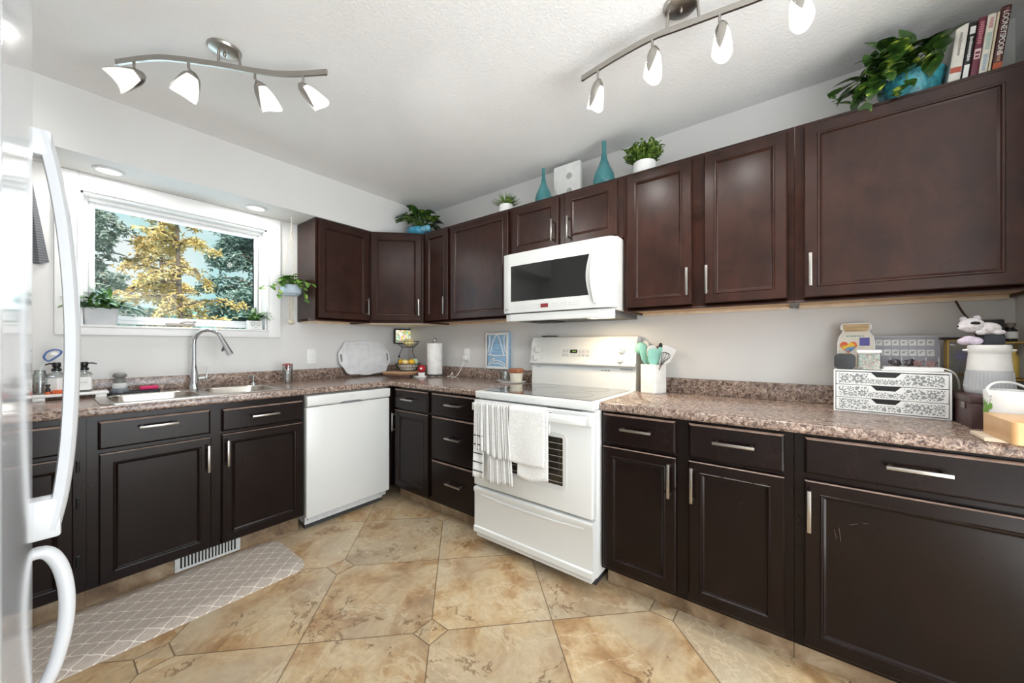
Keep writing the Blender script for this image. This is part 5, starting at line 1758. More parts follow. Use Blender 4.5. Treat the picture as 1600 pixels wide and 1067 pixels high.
# grey photo board with cards
pb_ = thing('photo_board', 'grey glittery board with two rows of small white cards behind the lace drawers', 'board', on_du(0.215, 0.186), RD, rot=(R(-4), 0, RD))
MB().box(-0.115, 0.100, 0, 0.006, 0.0, 0.138, 0.001).build('board', M('lilac_grey_glitter', srgb(164, 164, 174), 0.5, var=0.12, scale=220), pb_)
MB().box(-0.117, 0.102, -0.002, 0.008, 0.136, 0.141, 0.001).build('top_rail', LGREY, pb_)
for r_, (zc_, hh) in enumerate(((0.112, 0.024), (0.070, 0.026))):
    for i in range(8):
        xx = -0.098 + i * 0.0245
        rot = Matrix.Translation((xx, -0.0002, zc_)) @ Matrix.Rotation(R(rnd.uniform(-5, 5)), 4, 'Y')
        b = MB().box(-0.0105, 0.0105, -0.0012, 0.0, -hh / 2, hh / 2, mtx=rot)
        c = b.build('card', M('white_card', srgb(226, 226, 224), 0.7), pb_)
        b = MB().box(-0.006, 0.006 * rnd.random(), -0.0016, -0.0012, -0.002, 0.002, mtx=rot)
        b.box(-0.004, 0.007, -0.0016, -0.0012, 0.004, 0.006, mtx=rot)
        b.build('drawing', M('pencil_grey', srgb(130, 130, 134), 0.7), c)
b = MB()
for i in range(7):
    b.box(-0.110 + i * 0.034, -0.108 + i * 0.034, -0.003, 0.0, 0.012, 0.052)
b.build('white_dividers', WHITE, pb_)
# sunglasses / hair clips
def shades(x, y, col, label, s, rz):
    t = thing('sunglasses', label, 'glasses', on_du(x, y, 0.0165), RD + rz)
    m = M('shades_%d' % int(col[0] * 1e4), col, 0.2, var=0.3, scale=60)
    for sx in (-1, 1):
        b = MB().prism([(sx * 0.004, 0.006), (sx * 0.010, 0.026), (sx * 0.028, 0.031), (sx * 0.036, 0.020), (sx * 0.030, 0.004), (sx * 0.014, 0.0)], -0.006, 0.0, 'y', 0.0015, 2, mtx=Matrix.Scale(s, 4))
        b.build('lens', m, t)
        b = MB().tube([(sx * 0.035 * s, 0, 0.022 * s), (sx * 0.038 * s, 0.012, 0.020 * s), (sx * 0.020 * s, 0.040, 0.006)], 0.0025, 6)
        b.build('temple', m, t)
    MB().tube([(-0.008 * s, -0.003, 0.022 * s), (0, -0.005, 0.026 * s), (0.008 * s, -0.003, 0.022 * s)], 0.002, 6).build('bridge', m, t)
    return t
shades(0.205, 0.085, srgb(44, 34, 36), 'black sunglasses folded on the white box in front of the photo board', 1.0, 0.3)
shades(0.262, 0.080, srgb(118, 90, 90), 'dusty pink-brown glasses lying right of the black sunglasses', 0.85, -0.25)
b = MB().box(-0.075, 0.085, -0.045, 0.045, 0, 0.016, 0.003)
b.build('white_box', WHITEM, None, on_du(0.222, 0.092), (0, 0, RD), label='flat white box on the lace drawers under the sunglasses', cat='box')
cab = MB()
for k in range(3):
    z = 0.004 + 0.0035 * k
    pts = [on_du(0.14 + 0.01 * k, 0.030 + 0.004 * k, z), on_du(0.20, 0.024 + 0.005 * k, z), on_du(0.27, 0.026 + 0.005 * k, z), on_du(0.305, 0.030 + 0.005 * k, z + 0.002)]
    if k == 2:
        pts += [on_du(0.330, 0.050, 0.000), on_du(0.345, 0.07, -0.03), on_du(0.350, 0.09, -0.065)]
    cab.tube(smooth_path(pts, 6), 0.0028, 6)
cab.build('power_cable', WHITE, None, label='bundle of white cable lying along the front of the lace drawer top', cat='cable')

# ================================================================== RIGHT END OF THE COUNTER
bx = thing('storage_box', 'dark brown lidded box under the white and grey canister', 'box', (-0.40, -3.527, CZ), 0)
LEA = M('dark_brown_leatherette', srgb(74, 50, 48), 0.4, var=0.1)
MB().box(0.002, 0.198, -0.150, -0.002, 0, 0.083, 0.003).build('box_body', LEA, bx)
MB().box(0, 0.20, -0.152, 0, 0.0835, 0.106, 0.003).build('lid', LEA, bx)
MB().box(0.045, 0.075, -0.001, 0.003, 0.060, 0.082, 0.001).build('clasp', M('dull_clasp', srgb(140, 128, 126), 0.4, 0.6), bx)
BXZ = CZ + 0.1062
cn = thing('canister', 'large tapered canister, white above and grey below, on the brown box', 'canister', (-0.258, -3.604, BXZ))
MB().lathe([(0, 0), (0.051, 0), (0.0555, 0.006), (0.0565, 0.020), (0.0515, 0.078), (0.0510, 0.082)], (0, 0, 0), 48).build('grey_base', M('ribbed_grey_plastic', srgb(190, 191, 194), 0.45), cn)
MB().lathe([(0.0510, 0.0822), (0.0465, 0.135), (0.0460, 0.142), (0.0485, 0.146), (0.0485, 0.166), (0.046, 0.170), (0, 0.170)], (0, 0, 0), 48).build('white_upper', M('white_plastic_body', srgb(228, 227, 224), 0.45), cn)
b = MB()
for s_ in (-1, 1):
    b.sphere((0.0, s_ * 0.0505, 0.152), 0.008, (0.6, 1.3, 0.5))
b.build('side_tab', WHITE, cn)
b = MB()
for k in range(40):
    a = 2 * PI * k / 40
    r0, r1 = 0.0568, 0.0522
    b.tube([(r0 * math.cos(a), r0 * math.sin(a), 0.022), (r1 * math.cos(a), r1 * math.sin(a), 0.076)], 0.0010, 4)
b.build('ribs', M('ribbed_grey_plastic', srgb(190, 191, 194), 0.45), cn)
CNZ = BXZ + 0.1702
# plush, pouches and boxes perched on the canister and on the gold rack behind it
rk = thing('gold_rack', 'gold wire rack in the corner behind the white canister', 'rack', (-0.085, -3.668, CZ))
b = MB()
for x in (-0.055, 0.055):
    for y in (-0.060, 0.050):
        b.tube([(x, y, 0), (x, y, 0.295)], 0.0035, 6)
for z in (0.02, 0.15, 0.285):
    b.tube([(-0.055, -0.060, z), (0.055, -0.060, z), (0.055, 0.050, z), (-0.055, 0.050, z)], 0.003, 6, closed=True)
b.build('frame', M('brushed_gold', srgb(196, 164, 92), 0.3, 0.9), rk)
for z in (0.155, 0.286):
    b = MB()
    for i in range(7):
        y = -0.052 + i * 0.0165
        b.tube([(-0.055, y, z), (0.055, y, z)], 0.0018, 5)
    b.build('wire_shelf', M('brushed_gold', srgb(196, 164, 92), 0.3, 0.9), rk)
RKZ = CZ + 0.2880
gf = thing('glass_keepsake_box', 'gold-edged glass box with a lilac flower left of the canister', 'frame', (-0.088, -3.572, CZ + 0.0), R(-90))
gf.location.z = CZ
b = MB()
MB().box(-0.030, 0.030, -0.02, 0.02, 0, 0.16, 0.002).build('dark_stand', M('olive_dark_box', srgb(104, 98, 84), 0.6), gf)
for x in (-0.029, 0.029):
    b.box(x - 0.0025, x + 0.0025, -0.02, -0.015, 0.162, 0.295).box(x - 0.0025, x + 0.0025, 0.015, 0.02, 0.162, 0.295)
for z in (0.1605, 0.2915):
    b.box(-0.031, 0.031, -0.02, -0.015, z, z + 0.005).box(-0.031, 0.031, 0.015, 0.02, z, z + 0.005)
b.build('gold_edges', M('brushed_gold', srgb(196, 164, 92), 0.3, 0.9), gf)
MB().box(-0.028, 0.028, -0.0185, -0.0175, 0.166, 0.290).build('glass_front', CLEAR, gf)
b = MB()
for k in range(6):
    a = 2 * PI * k / 6
    b.leaf((0.008, 0.0, 0.235), (math.cos(a), -0.35, math.sin(a)), (0, -1, 0), 0.024, 0.018, 0.3)
b.tube([(0.008, 0, 0.235), (0.004, 0.002, 0.166)], 0.0016, 5)
b.build('lilac_flower', M('lilac_petals', srgb(186, 178, 220), 0.7), gf)
# plush toy: lying white animal with a dark eye patch
pz = RKZ
pt = thing('plush_toy', 'white plush animal with a dark eye patch lying above the canister', 'soft toy', (-0.250, -3.588, CNZ + 0.036), R(-92))
PL = M('white_plush', srgb(218, 213, 216), 0.95, var=0.08, scale=90, bump=0.6, bscale=160, sheen=0.4)
bm_ = MB()
bm_.sphere((0.012, 0.0, 0.022), 0.025, (1.35, 0.95, 0.85)).sphere((-0.022, -0.004, 0.034), 0.027, (1.15, 0.98, 0.95)).sphere((-0.042, -0.014, 0.028), 0.014, (1.1, 0.9, 0.85))
bm_.sphere((0.036, -0.012, 0.008), 0.011, (1.4, 0.9, 0.8)).sphere((0.036, 0.016, 0.008), 0.011, (1.4, 0.9, 0.8)).sphere((-0.004, -0.022, 0.008), 0.011, (1.2, 0.9, 0.8))
bm_.sphere((-0.038, 0.006, 0.056), 0.010, (1, 0.8, 1)).sphere((-0.008, 0.004, 0.060), 0.010, (1, 0.8, 1))
bm_.build('body', PL, pt)
MB().sphere((-0.018, -0.0275, 0.040), 0.008, (1.5, 0.5, 0.8)).build('eye_patch', M('black_plush', srgb(34, 32, 36), 0.9), pt)
MB().sphere((-0.0555, -0.018, 0.030), 0.0035).build('nose', M('black_plush', srgb(34, 32, 36), 0.9), pt)
MB().box(-0.022, 0.026, -0.018, 0.018, 0, 0.0345, 0.006).build('pouch', M('charcoal_pouch', srgb(44, 46, 54), 0.7), None, (-0.253, -3.612, CNZ + 0.0003), (0, 0, R(-92)), label='small charcoal pouch on top of the white canister, under the plush', cat='pouch')
pk = MB().sphere((0.004, 0, 0.014), 0.018, (1.1, 0.9, 0.78)).sphere((-0.020, 0.004, 0.013), 0.016, (1.1, 0.9, 0.8)).sphere((-0.008, 0.004, 0.024), 0.012, (1.5, 1, 0.7))
pk.build('scrunchie', M('pink_white_cloth', srgb(214, 200, 216), 0.9, var=0.15, scale=60), None, (-0.256, -3.570, CNZ), (0, 0, R(-92)), label='crumpled pink and white cloth on the left of the canister top', cat='cloth')
bb = thing('speaker_box', 'tall black box with grey front panel standing on the gold rack', 'box', (-0.112, -3.645, RKZ), R(-92))
MB().box(-0.028, 0.028, -0.025, 0.025, 0, 0.082, 0.004).build('box_body', BLACK, bb)
MB().box(-0.018, 0.018, -0.0265, -0.0252, 0.004, 0.056, 0.001).build('grey_panel', MGREY, bb)
bo = thing('pill_bottle', 'dark-capped bottle with white label at the right end of the gold rack', 'bottle', (-0.095, -3.695, RKZ))
MB().lathe([(0, 0), (0.017, 0), (0.018, 0.003), (0.018, 0.042), (0.011, 0.050), (0.011, 0.054), (0, 0.054)], (0, 0, 0), 22).build('bottle_body', M('dark_glass', srgb(48, 46, 46), 0.2), bo)
MB().lathe([(0.0184, 0.012), (0.0186, 0.013), (0.0186, 0.036), (0.0184, 0.037)], (0, 0, 0), 22).build('white_label', PAPER, bo)
MB().lathe([(0, 0.054), (0.014, 0.054), (0.014, 0.068), (0, 0.07)], (0, 0, 0), 22).build('cap', M('taupe_cap', srgb(126, 114, 104), 0.5), bo)
MB().box(-0.05, 0.05, -0.010, 0.010, 0, 0.010, 0.003).build('black_pen_case', BLACK, None, (-0.088, -3.572, CZ + 0.2968), (0, 0, R(-78)), label='slim black case lying on the gold-edged glass box, left of the plush', cat='case')
yl = MB().lathe([(0, 0), (0.016, 0), (0.017, 0.004), (0.017, 0.075), (0.010, 0.088), (0.010, 0.10), (0, 0.10)], (0, 0, 0), 22)
yl.build('honey_bottle', M('amber_yellow', srgb(214, 184, 96), 0.3), None, (-0.110, -3.695, CZ + 0.1572), label='yellow bottle on the lower shelf of the gold rack', cat='bottle')
b = MB().tube(smooth_path([(-0.02, -3.575, 1.384), (-0.030, -3.582, 1.36), (-0.05, -3.590, 1.325), (-0.055, -3.615, 1.270), (-0.055, -3.632, RKZ + 0.004)], 6), 0.0035, 8)
b.build('charging_cable', M('dark_brown_cord', srgb(66, 44, 38), 0.6), None, label='dark brown cord dropping from under the wall cabinet to the gold rack', cat='cable')
# tan board, white planter cup, papers
MB().prism(rrect(-0.0975, 0.0975, -0.105, 0.105, 0.012), 0, 0.060, 'z', 0.008, 3).build('serving_tray', M('tan_wood_case', srgb(214, 170, 120), 0.3, var=0.06), None, (-0.6225, -3.625, CZ + 0.0125), label='glossy tan wooden tray at the right edge of the counter', cat='tray')
MB().box(-0.055, 0.055, -0.10, 0.11, 0, 0.0122, 0.003).build('trivet', M('pale_trivet', srgb(222, 206, 184), 0.5), None, (-0.575, -3.607, CZ), label='pale flat board sticking out under the tan tray', cat='board')
cp_ = thing('handled_pail', 'white handled pail with green leaf print behind the tan tray', 'pail', (-0.462, -3.594, CZ), R(-60))
MB().lathe([(0, 0), (0.044, 0), (0.050, 0.008), (0.055, 0.132), (0.053, 0.137), (0.049, 0.137), (0.046, 0.012), (0, 0.010)], (0, 0, 0), 40).build('pail_body', WHITE, cp_)
MB().tube(smooth_path([(-0.056, 0, 0.120), (-0.054, 0.01, 0.140), (-0.03, 0.018, 0.156), (0.0, 0.02, 0.160), (0.03, 0.018, 0.156), (0.054, 0.01, 0.140), (0.056, 0, 0.120)], 6), 0.0035, 8).build('carry_handle', WHITE, cp_)
MB().sphere((0.020, -0.054, 0.095), 0.009, (1.4, 0.7, 0.8)).build('side_knob', WHITE, cp_)
b = MB()
for k in range(9):
    an = R(150 + 7 * (k % 5))
    b.leaf((0.0535 * math.cos(an), 0.0535 * math.sin(an), 0.055 + 0.009 * k * 0.6), (0.3 * (k % 3 - 1) * -math.sin(an), 0.3 * (k % 3 - 1) * math.cos(an), 1), (math.cos(an), math.sin(an), 0), 0.028, 0.011, 0.0, fold=0.0)
b.build('leaf_print', M('leaf_green_print', srgb(116, 166, 74), 0.6), cp_)
ps = thing('paper_stack', 'upright white papers leaning in the corner at the far right of the counter', 'papers', (-0.30, -3.7335, CZ))
for k, (dx, hh) in enumerate(((0.0, 0.235), (0.012, 0.218), (0.028, 0.20))):
    MB().box(-0.07 + dx, 0.05 + dx, 0.002 * k, 0.002 * k + 0.0012, 0, hh).build('sheet', PAPER, ps)
wp = thing('wall_charger', 'white plug-in adapter with cable on the counter right of the canister', 'charger', (-0.262, -3.7095, CZ), R(-90))
MB().box(-0.012, 0.012, -0.012, 0.012, 0, 0.018, 0.003).build('adapter', WHITE, wp)
MB().tube(smooth_path([(0, -0.012, 0.012), (0.002, -0.02, 0.05), (0.004, -0.006, 0.11), (0.0, 0.002, 0.135)], 6), 0.003, 6).build('cable', WHITE, wp)
# ================================================================== PLANTS, VASES, BOOKS ON TOP OF THE CABINETS
def make_leaf_mat(name, c_dark, c_mid, c_light, amount=0.55, scale=26, rough=0.35):
    m, nt, p = new_mat(name)
    n, l = nt.nodes, nt.links
    tc = n.new('ShaderNodeTexCoord')
    n1 = noise(nt, tc.outputs['Object'], scale, 3, 0.5, 0.4)
    r = ramp(n, [(0.30, c_dark), (amount - 0.06, c_mid), (amount, c_mid), (amount + 0.07, c_light)])
    l.new(n1, r.inputs['Fac'])
    l.new(r.outputs[0], p.inputs['Base Color'])
    p.inputs['Roughness'].default_value = rough
    return m
POTHOS = make_leaf_mat('variegated_pothos_leaf', srgb(30, 52, 22), srgb(58, 92, 34), srgb(186, 204, 84), 0.60, 24)
POTHOS2 = make_leaf_mat('light_pothos_leaf', srgb(52, 88, 36), srgb(96, 140, 56), srgb(170, 196, 110), 0.56, 30)
SILLGREEN = make_leaf_mat('christmas_cactus_leaf', srgb(40, 70, 38), srgb(76, 118, 52), srgb(140, 176, 96), 0.58, 40)
BOXWOOD = make_leaf_mat('boxwood_leaf', srgb(36, 60, 24), srgb(84, 116, 44), srgb(160, 178, 80), 0.55, 60, 0.5)
STEMM = M('green_stem', srgb(96, 124, 62), 0.6)

def heart_plant(t, n, radius, height, L, seed, mat, lean=(0, 0), base=(0, 0, 0), droop=0.5, zmin=None, lrange=(0.8, 1.3)):
    rr = random.Random(seed)
    b = MB(); s = MB()
    for i in range(n):
        a = rr.random() * 2 * PI
        q = rr.random() ** 0.7
        r = radius * q
        z = height * (1 - q * q * 0.75) * (0.55 + 0.45 * rr.random())
        p = Vector((base[0] + r * math.cos(a) + lean[0] * q, base[1] + r * math.sin(a) + lean[1] * q, base[2] + z))
        if zmin is not None and p.z < zmin:
            p.z = zmin + rr.random() * 0.02
        out = Vector((math.cos(a), math.sin(a), rr.uniform(-droop, 0.7)))
        ln = L * rr.uniform(*lrange)
        b.leaf(p, out, (0, 0, 1), ln, ln * 0.72, rr.uniform(0.2, 0.9), (0.12, 0.85, 1.0, 0.85, 0.5, 0.04), fold=0.22)
        s.tube([Vector(base) + Vector((0, 0, 0.0)), (Vector(base) + p) / 2 + Vector((0, 0, 0.02)), p], 0.0016, 4)
    b.build('foliage', mat, t)
    s.build('stems', STEMM, t)

# 1 turquoise planter on the corner cabinet
TOP = UT + 0.0003
cpn = thing('potted_pothos', 'leafy pothos in a turquoise fish-shaped planter on the corner wall cabinet', 'plant', (-0.235, -0.470, TOP))
TURQ = M('turquoise_glaze', srgb(72, 158, 190), 0.25, var=0.2, scale=30, bump=0.2, bscale=60)
b = MB().lathe([(0, 0), (0.07, 0), (0.095, 0.02), (0.105, 0.055), (0.100, 0.075), (0.092, 0.078), (0.090, 0.066), (0, 0.062)], (0, 0, 0), 36, sx=1.0, sy=1.1)
b.build('planter', TURQ, cpn)
b = MB()
b.sphere((-0.030, -0.110, 0.052), 0.040, (0.9, 1.25, 0.75)).sphere((-0.040, -0.160, 0.050), 0.022, (0.9, 1.3, 1.2))
b.build('fish_relief', M('pale_blue_glaze', srgb(126, 196, 220), 0.25, var=0.2, scale=50, bump=0.4, bscale=120), cpn)
MB().lathe([(0, 0.0625), (0.088, 0.0665)], (0, 0, 0), 28).build('soil', SOIL, cpn)
heart_plant(cpn, 66, 0.165, 0.185, 0.092, 21, POTHOS, base=(0, 0, 0.066), lean=(-0.02, 0.02), zmin=0.078)
# 2 little grass pot
def small_pot_plant(x, y, label, r, h, n, hh, seed, kind):
    t = thing('potted_plant', label, 'plant', (x, y, TOP))
    MB().lathe([(0, 0), (r * 0.78, 0), (r * 0.95, h * 0.15), (r, h * 0.6), (r * 0.96, h), (r * 0.88, h), (r * 0.88, h * 0.86), (0, h * 0.84)], (0, 0, 0), 32).build('pot', WHITE, t)
    rr = random.Random(seed)
    b = MB(); s = MB()
    for i in range(n):
        a = rr.random() * 2 * PI
        q = rr.random() ** 0.6
        d = Vector((math.cos(a) * q * 0.9, math.sin(a) * q * 0.9, 1.0 - 0.35 * q)).normalized()
        p0 = Vector((r * 0.5 * q * math.cos(a), r * 0.5 * q * math.sin(a), h * 0.85))
        ln = hh * rr.uniform(0.65, 1.05)
        if kind == 'grass':
            b.leaf(p0, d, (math.cos(a), math.sin(a), 0.2), ln, 0.007, -0.5, (0.6, 1, 0.8, 0.5, 0.1))
        else:
            p1 = p0 + d * ln
            s.tube([p0, (p0 + p1) / 2 + Vector((0, 0, 0.006)), p1], 0.0011, 4)
            for k in range(9):
                u = 0.25 + 0.75 * k / 8
                pp = p0 + d * ln * u
                aa = rr.random() * 2 * PI
                b.leaf(pp, (math.cos(aa), math.sin(aa), 0.5), (0, 0, 1), 0.021, 0.014, 0.3, (0.2, 0.95, 1, 0.6, 0.05))
    b.build('foliage', BOXWOOD, t)
    if kind != 'grass':
        s.build('stems', STEMM, t)
    return t
small_pot_plant(-0.215, -1.425, 'small spiky green plant in a white pot left of the teal bottles', 0.052, 0.070, 190, 0.105, 4, 'grass')
small_pot_plant(-0.205, -2.405, 'bushy boxwood plant in a white pot right of the larger teal bottle', 0.062, 0.080, 130, 0.118, 5, 'box')
# 3 teal bottles
TEAL, tnt, tp = new_mat('teal_blown_glass')
tno = noise(tnt, tnt.nodes.new('ShaderNodeTexCoord').outputs['Object'], 8, 2)
trm = ramp(tnt.nodes, [(0.3, srgb(70, 132, 138)), (0.7, srgb(98, 158, 160))])
tnt.links.new(tno, trm.inputs['Fac']); tnt.links.new(trm.outputs[0], tp.inputs['Base Color'])
tp.inputs['Roughness'].default_value = 0.12
tp.inputs['Transmission Weight'].default_value = 0.25
tp.inputs['IOR'].default_value = 1.3
def vase(x, y, s, label):
    MB().lathe([(0, 0), (0.042 * s, 0), (0.058 * s, 0.02 * s), (0.062 * s, 0.045 * s), (0.054 * s, 0.085 * s), (0.034 * s, 0.125 * s), (0.019 * s, 0.165 * s), (0.0125 * s, 0.205 * s), (0.0115 * s, 0.265 * s), (0.0125 * s, 0.27 * s), (0.009 * s, 0.27 * s), (0.009 * s, 0.21 * s), (0, 0.20 * s)], (0, 0, 0), 36).build('bottle_vase', TEAL, None, (x, y, TOP), label=label, cat='vase', group='teal bottle vases')
vase(-0.20, -1.735, 0.93, 'smaller teal glass bottle vase left of the white panel')
vase(-0.205, -2.166, 1.05, 'larger teal glass bottle vase right of the white panel')
wb_ = thing('white_panel_box', 'white upright box with a round grey hole between the teal bottles', 'box', (-0.10, -1.772, TOP), RB)
MB().prism(rrect(0, 0.200, 0, 0.268, 0.012), -0.030, 0.0, 'y', 0.003).build('box_body', M('chalk_white_panel', srgb(226, 226, 224), 0.6), wb_)
MB().lathe([(0, 0), (0.021, 0), (0.021, 0.001), (0, 0.001)], (0, 0, 0), 28, 0, Matrix.Translation((0.118, -0.0302, 0.185)) @ Matrix.Rotation(R(90), 4, 'X')).build('round_hole', M('grey_hole', srgb(176, 174, 170), 0.7), wb_)
MB().lathe([(0, 0), (0.021, 0), (0.021, 0.001), (0, 0.001)], (0, 0, 0), 28, 0, Matrix.Translation((0.118, -0.0302, 0.085)) @ Matrix.Rotation(R(90), 4, 'X')).build('round_hole', M('grey_hole', srgb(176, 174, 170), 0.7), wb_)
# 4 big trailing pothos at right
bp_ = thing('potted_pothos', 'big trailing pothos in a turquoise oval pot beside the books', 'plant', (-0.195, -3.425, TOP))
b = MB().lathe([(0, 0), (0.062, 0), (0.075, 0.02), (0.088, 0.09), (0.090, 0.100), (0.084, 0.100), (0.080, 0.088), (0, 0.085)], (0, 0, 0), 40, sx=0.95, sy=1.05)
b.build('planter', M('bright_turquoise_glaze', srgb(58, 142, 154), 0.3, var=0.4, scale=45, bump=0.25, bscale=90), bp_)
MB().lathe([(0, 0.0855), (0.078, 0.089)], (0, 0, 0), 28, sx=0.95, sy=1.05).build('soil', SOIL, bp_)
rr = random.Random(77)
b = MB(); s = MB()
def vine(pts, n, L, seed):
    r_ = random.Random(seed)
    P = smooth_path(pts, 8)
    s.tube(P, 0.002, 5)
    for i in range(n):
        u = (i + 0.7) / n
        p = P[min(int(u * (len(P) - 1)), len(P) - 1)]
        a = r_.random() * 2 * PI
        d = Vector((-0.5 + 0.5 * math.cos(a), 0.6 * math.sin(a) + 0.2, r_.uniform(-0.7, 0.5)))
        ln = L * r_.uniform(0.7, 1.25)
        b.leaf(p, d, (-0.4, 0, 1), ln, ln * 0.68, r_.uniform(0.2, 0.9), (0.12, 0.85, 1.0, 0.85, 0.5, 0.04), fold=0.22)
vine([(0, 0.02, 0.09), (-0.03, 0.09, 0.13), (-0.05, 0.15, 0.10), (-0.07, 0.20, 0.075), (-0.09, 0.245, 0.085)], 12, 0.060, 1)
vine([(-0.02, 0.03, 0.09), (-0.07, 0.08, 0.12), (-0.115, 0.11, 0.06), (-0.125, 0.14, 0.0)], 12, 0.058, 2)
vine([(-0.02, 0.0, 0.09), (-0.08, 0.02, 0.11), (-0.118, 0.03, 0.04), (-0.122, 0.05, -0.01)], 9, 0.050, 3)
vine([(0, 0.0, 0.09), (-0.05, 0.06, 0.18), (-0.06, 0.11, 0.17), (-0.08, 0.16, 0.12)], 12, 0.070, 4)
vine([(0, 0, 0.09), (-0.02, 0.03, 0.17), (-0.03, 0.07, 0.20), (-0.04, 0.11, 0.19)], 12, 0.078, 5)
vine([(0, 0, 0.09), (-0.03, -0.01, 0.16), (-0.05, -0.025, 0.19), (-0.075, -0.045, 0.18)], 9, 0.074, 6)
vine([(0, 0, 0.09), (-0.05, -0.02, 0.15), (-0.09, -0.045, 0.14), (-0.115, -0.055, 0.10)], 8, 0.074, 7)
vine([(0, 0, 0.09), (-0.03, 0.02, 0.14), (-0.07, 0.05, 0.15), (-0.10, 0.09, 0.11)], 12, 0.07, 8)
vine([(0, 0.01, 0.09), (0.0, 0.06, 0.15), (-0.02, 0.12, 0.15), (-0.04, 0.17, 0.11)], 12, 0.066, 9)
vine([(0, 0.0, 0.09), (-0.06, 0.0, 0.17), (-0.09, 0.02, 0.19), (-0.11, 0.05, 0.16)], 12, 0.085, 10)
vine([(0, 0.0, 0.09), (-0.05, 0.03, 0.20), (-0.07, 0.07, 0.22), (-0.09, 0.12, 0.17), (-0.10, 0.16, 0.10)], 16, 0.078, 11)
vine([(0, 0.0, 0.09), (-0.08, 0.02, 0.13), (-0.115, 0.07, 0.12), (-0.13, 0.10, 0.05)], 12, 0.075, 12)
vine([(0, -0.02, 0.09), (-0.06, -0.04, 0.17), (-0.09, -0.055, 0.16), (-0.11, -0.065, 0.12)], 8, 0.074, 13)
vine([(0, 0.02, 0.09), (-0.04, 0.10, 0.10), (-0.09, 0.15, 0.06), (-0.11, 0.18, 0.02)], 12, 0.062, 14)
b.build('foliage', POTHOS, bp_)
s.build('stems', STEMM, bp_)
# 5 books leaning to the side wall
def book(x, y, w, hgt, dep, lean, cover, label, extra=None, pages=True):
    """origin at the lower left of the spine; local x along the shelf (to the right), +y into the shelf"""
    t = thing('book', label, 'book', (x, y, TOP), 0, 'books on top of the wall cabinet', rot=None)
    t.rotation_euler = (Matrix.Rotation(RB, 4, 'Z') @ Matrix.Rotation(lean, 4, 'Y')).to_euler()
    b = MB()
    b.box(0, 0.002, 0.002, dep, 0, hgt).box(w - 0.002, w, 0.002, dep, 0, hgt)
    n = 8
    pts = [(w / 2 - w / 2 * math.cos(PI * i / n), -0.003 * math.sin(PI * i / n) + 0.002) for i in range(n + 1)] + [(w, 0.004), (0, 0.004)]
    b.prism(pts, 0, hgt, 'z')
    b.build('cover', cover, t)
    MB().box(0.002, w - 0.002, 0.004, dep - 0.004, 0.003, hgt - 0.003).build('pages', M('book_pages', srgb(226, 218, 200), 0.9, var=0.1, scale=200), t)
    if extra:
        extra(t, w, hgt)
    return t
def spine_box(t, name, x0, x1, z0, z1, mat, y=-0.0018):
    MB().box(x0, x1, y, y + 0.003, z0, z1, 0.0003, 1).build(name, mat, t)
def spine_text(t, body, size, w, z, mat, face=-0.0022):
    mt = Matrix.Translation((w / 2, face, z)) @ Matrix.Rotation(R(90), 4, 'X') @ Matrix.Rotation(R(-90), 4, 'Z')
    MB().text(body, size, mt, ext=0.0003).build('spine_lettering', mat, t)
def spine_marks(t, w, z0, z1, n, mat, ww=0.35):
    b = MB()
    st_ = (z1 - z0) / n
    for i in range(n):
        k = 0.7 + 0.3 * rnd.random()
        b.box(w * (0.5 - ww / 2 * k), w * (0.5 + ww / 2 * k), -0.0024, -0.0012, z0 + i * st_, z0 + (i + 0.6) * st_)
    b.build('spine_lettering', mat, t)
WCOV = M('white_book_cover', srgb(226, 222, 214), 0.5)
def ex_white(t, w, h):
    spine_box(t, 'red_band', 0.002, w - 0.002, h * 0.22, h * 0.31, M('brick_red_band', srgb(176, 84, 62), 0.5))
    spine_marks(t, w, h * 0.5, h * 0.88, 12, M('grey_lettering', srgb(150, 146, 140), 0.6), 0.25)
def ex_black(t, w, h):
    spine_box(t, 'white_badge', 0.003, w - 0.003, h * 0.80, h * 0.92, PAPER)
    spine_box(t, 'white_panel', 0.003, w - 0.003, h * 0.02, h * 0.30, PAPER)
    spine_marks(t, w, h * 0.36, h * 0.76, 14, PAPER, 0.4)
def ex_maroon(t, w, h):
    spine_marks(t, w, h * 0.58, h * 0.94, 10, M('rose_lettering', srgb(198, 130, 140), 0.6), 0.6)
    spine_box(t, 'pink_panel', 0.002, w - 0.002, h * 0.34, h * 0.50, M('pale_pink_panel', srgb(222, 196, 196), 0.6))
    spine_marks(t, w, h * 0.36, h * 0.48, 2, M('maroon_lettering', srgb(112, 44, 62), 0.6), 0.6)
def ex_cream(t, w, h):
    spine_marks(t, w, h * 0.45, h * 0.72, 8, M('sage_lettering', srgb(160, 190, 180), 0.6), 0.6)
    spine_marks(t, w, h * 0.78, h * 0.95, 6, M('rose_lettering', srgb(198, 130, 140), 0.6), 0.5)
    spine_marks(t, w, h * 0.12, h * 0.38, 8, M('blue_grey_lettering', srgb(160, 178, 200), 0.6), 0.5)
def ex_brown(t, w, h):
    spine_text(t, 'THE', 0.010, w, h * 0.93, M('rose_lettering', srgb(198, 130, 140), 0.6))
    spine_text(t, 'LOONEYSPOONS', 0.0185, w, h * 0.60, PAPER)
    spine_box(t, 'orange_foot', 0.001, w - 0.001, h * 0.0, h * 0.17, M('burnt_orange_cover', srgb(176, 84, 44), 0.5))
    spine_marks(t, w, h * 0.19, h * 0.33, 8, M('tan_lettering', srgb(190, 150, 130), 0.6), 0.4)
ln = R(6.5)
book(-0.262, -3.506, 0.030, 0.213, 0.165, ln, WCOV, 'thick white book with a brick red band, leftmost on the cabinet', ex_white)
book(-0.262, -3.5375, 0.0185, 0.209, 0.165, ln, M('black_book_cover', srgb(34, 32, 32), 0.4), 'black book with white badge, second from the left', ex_black)
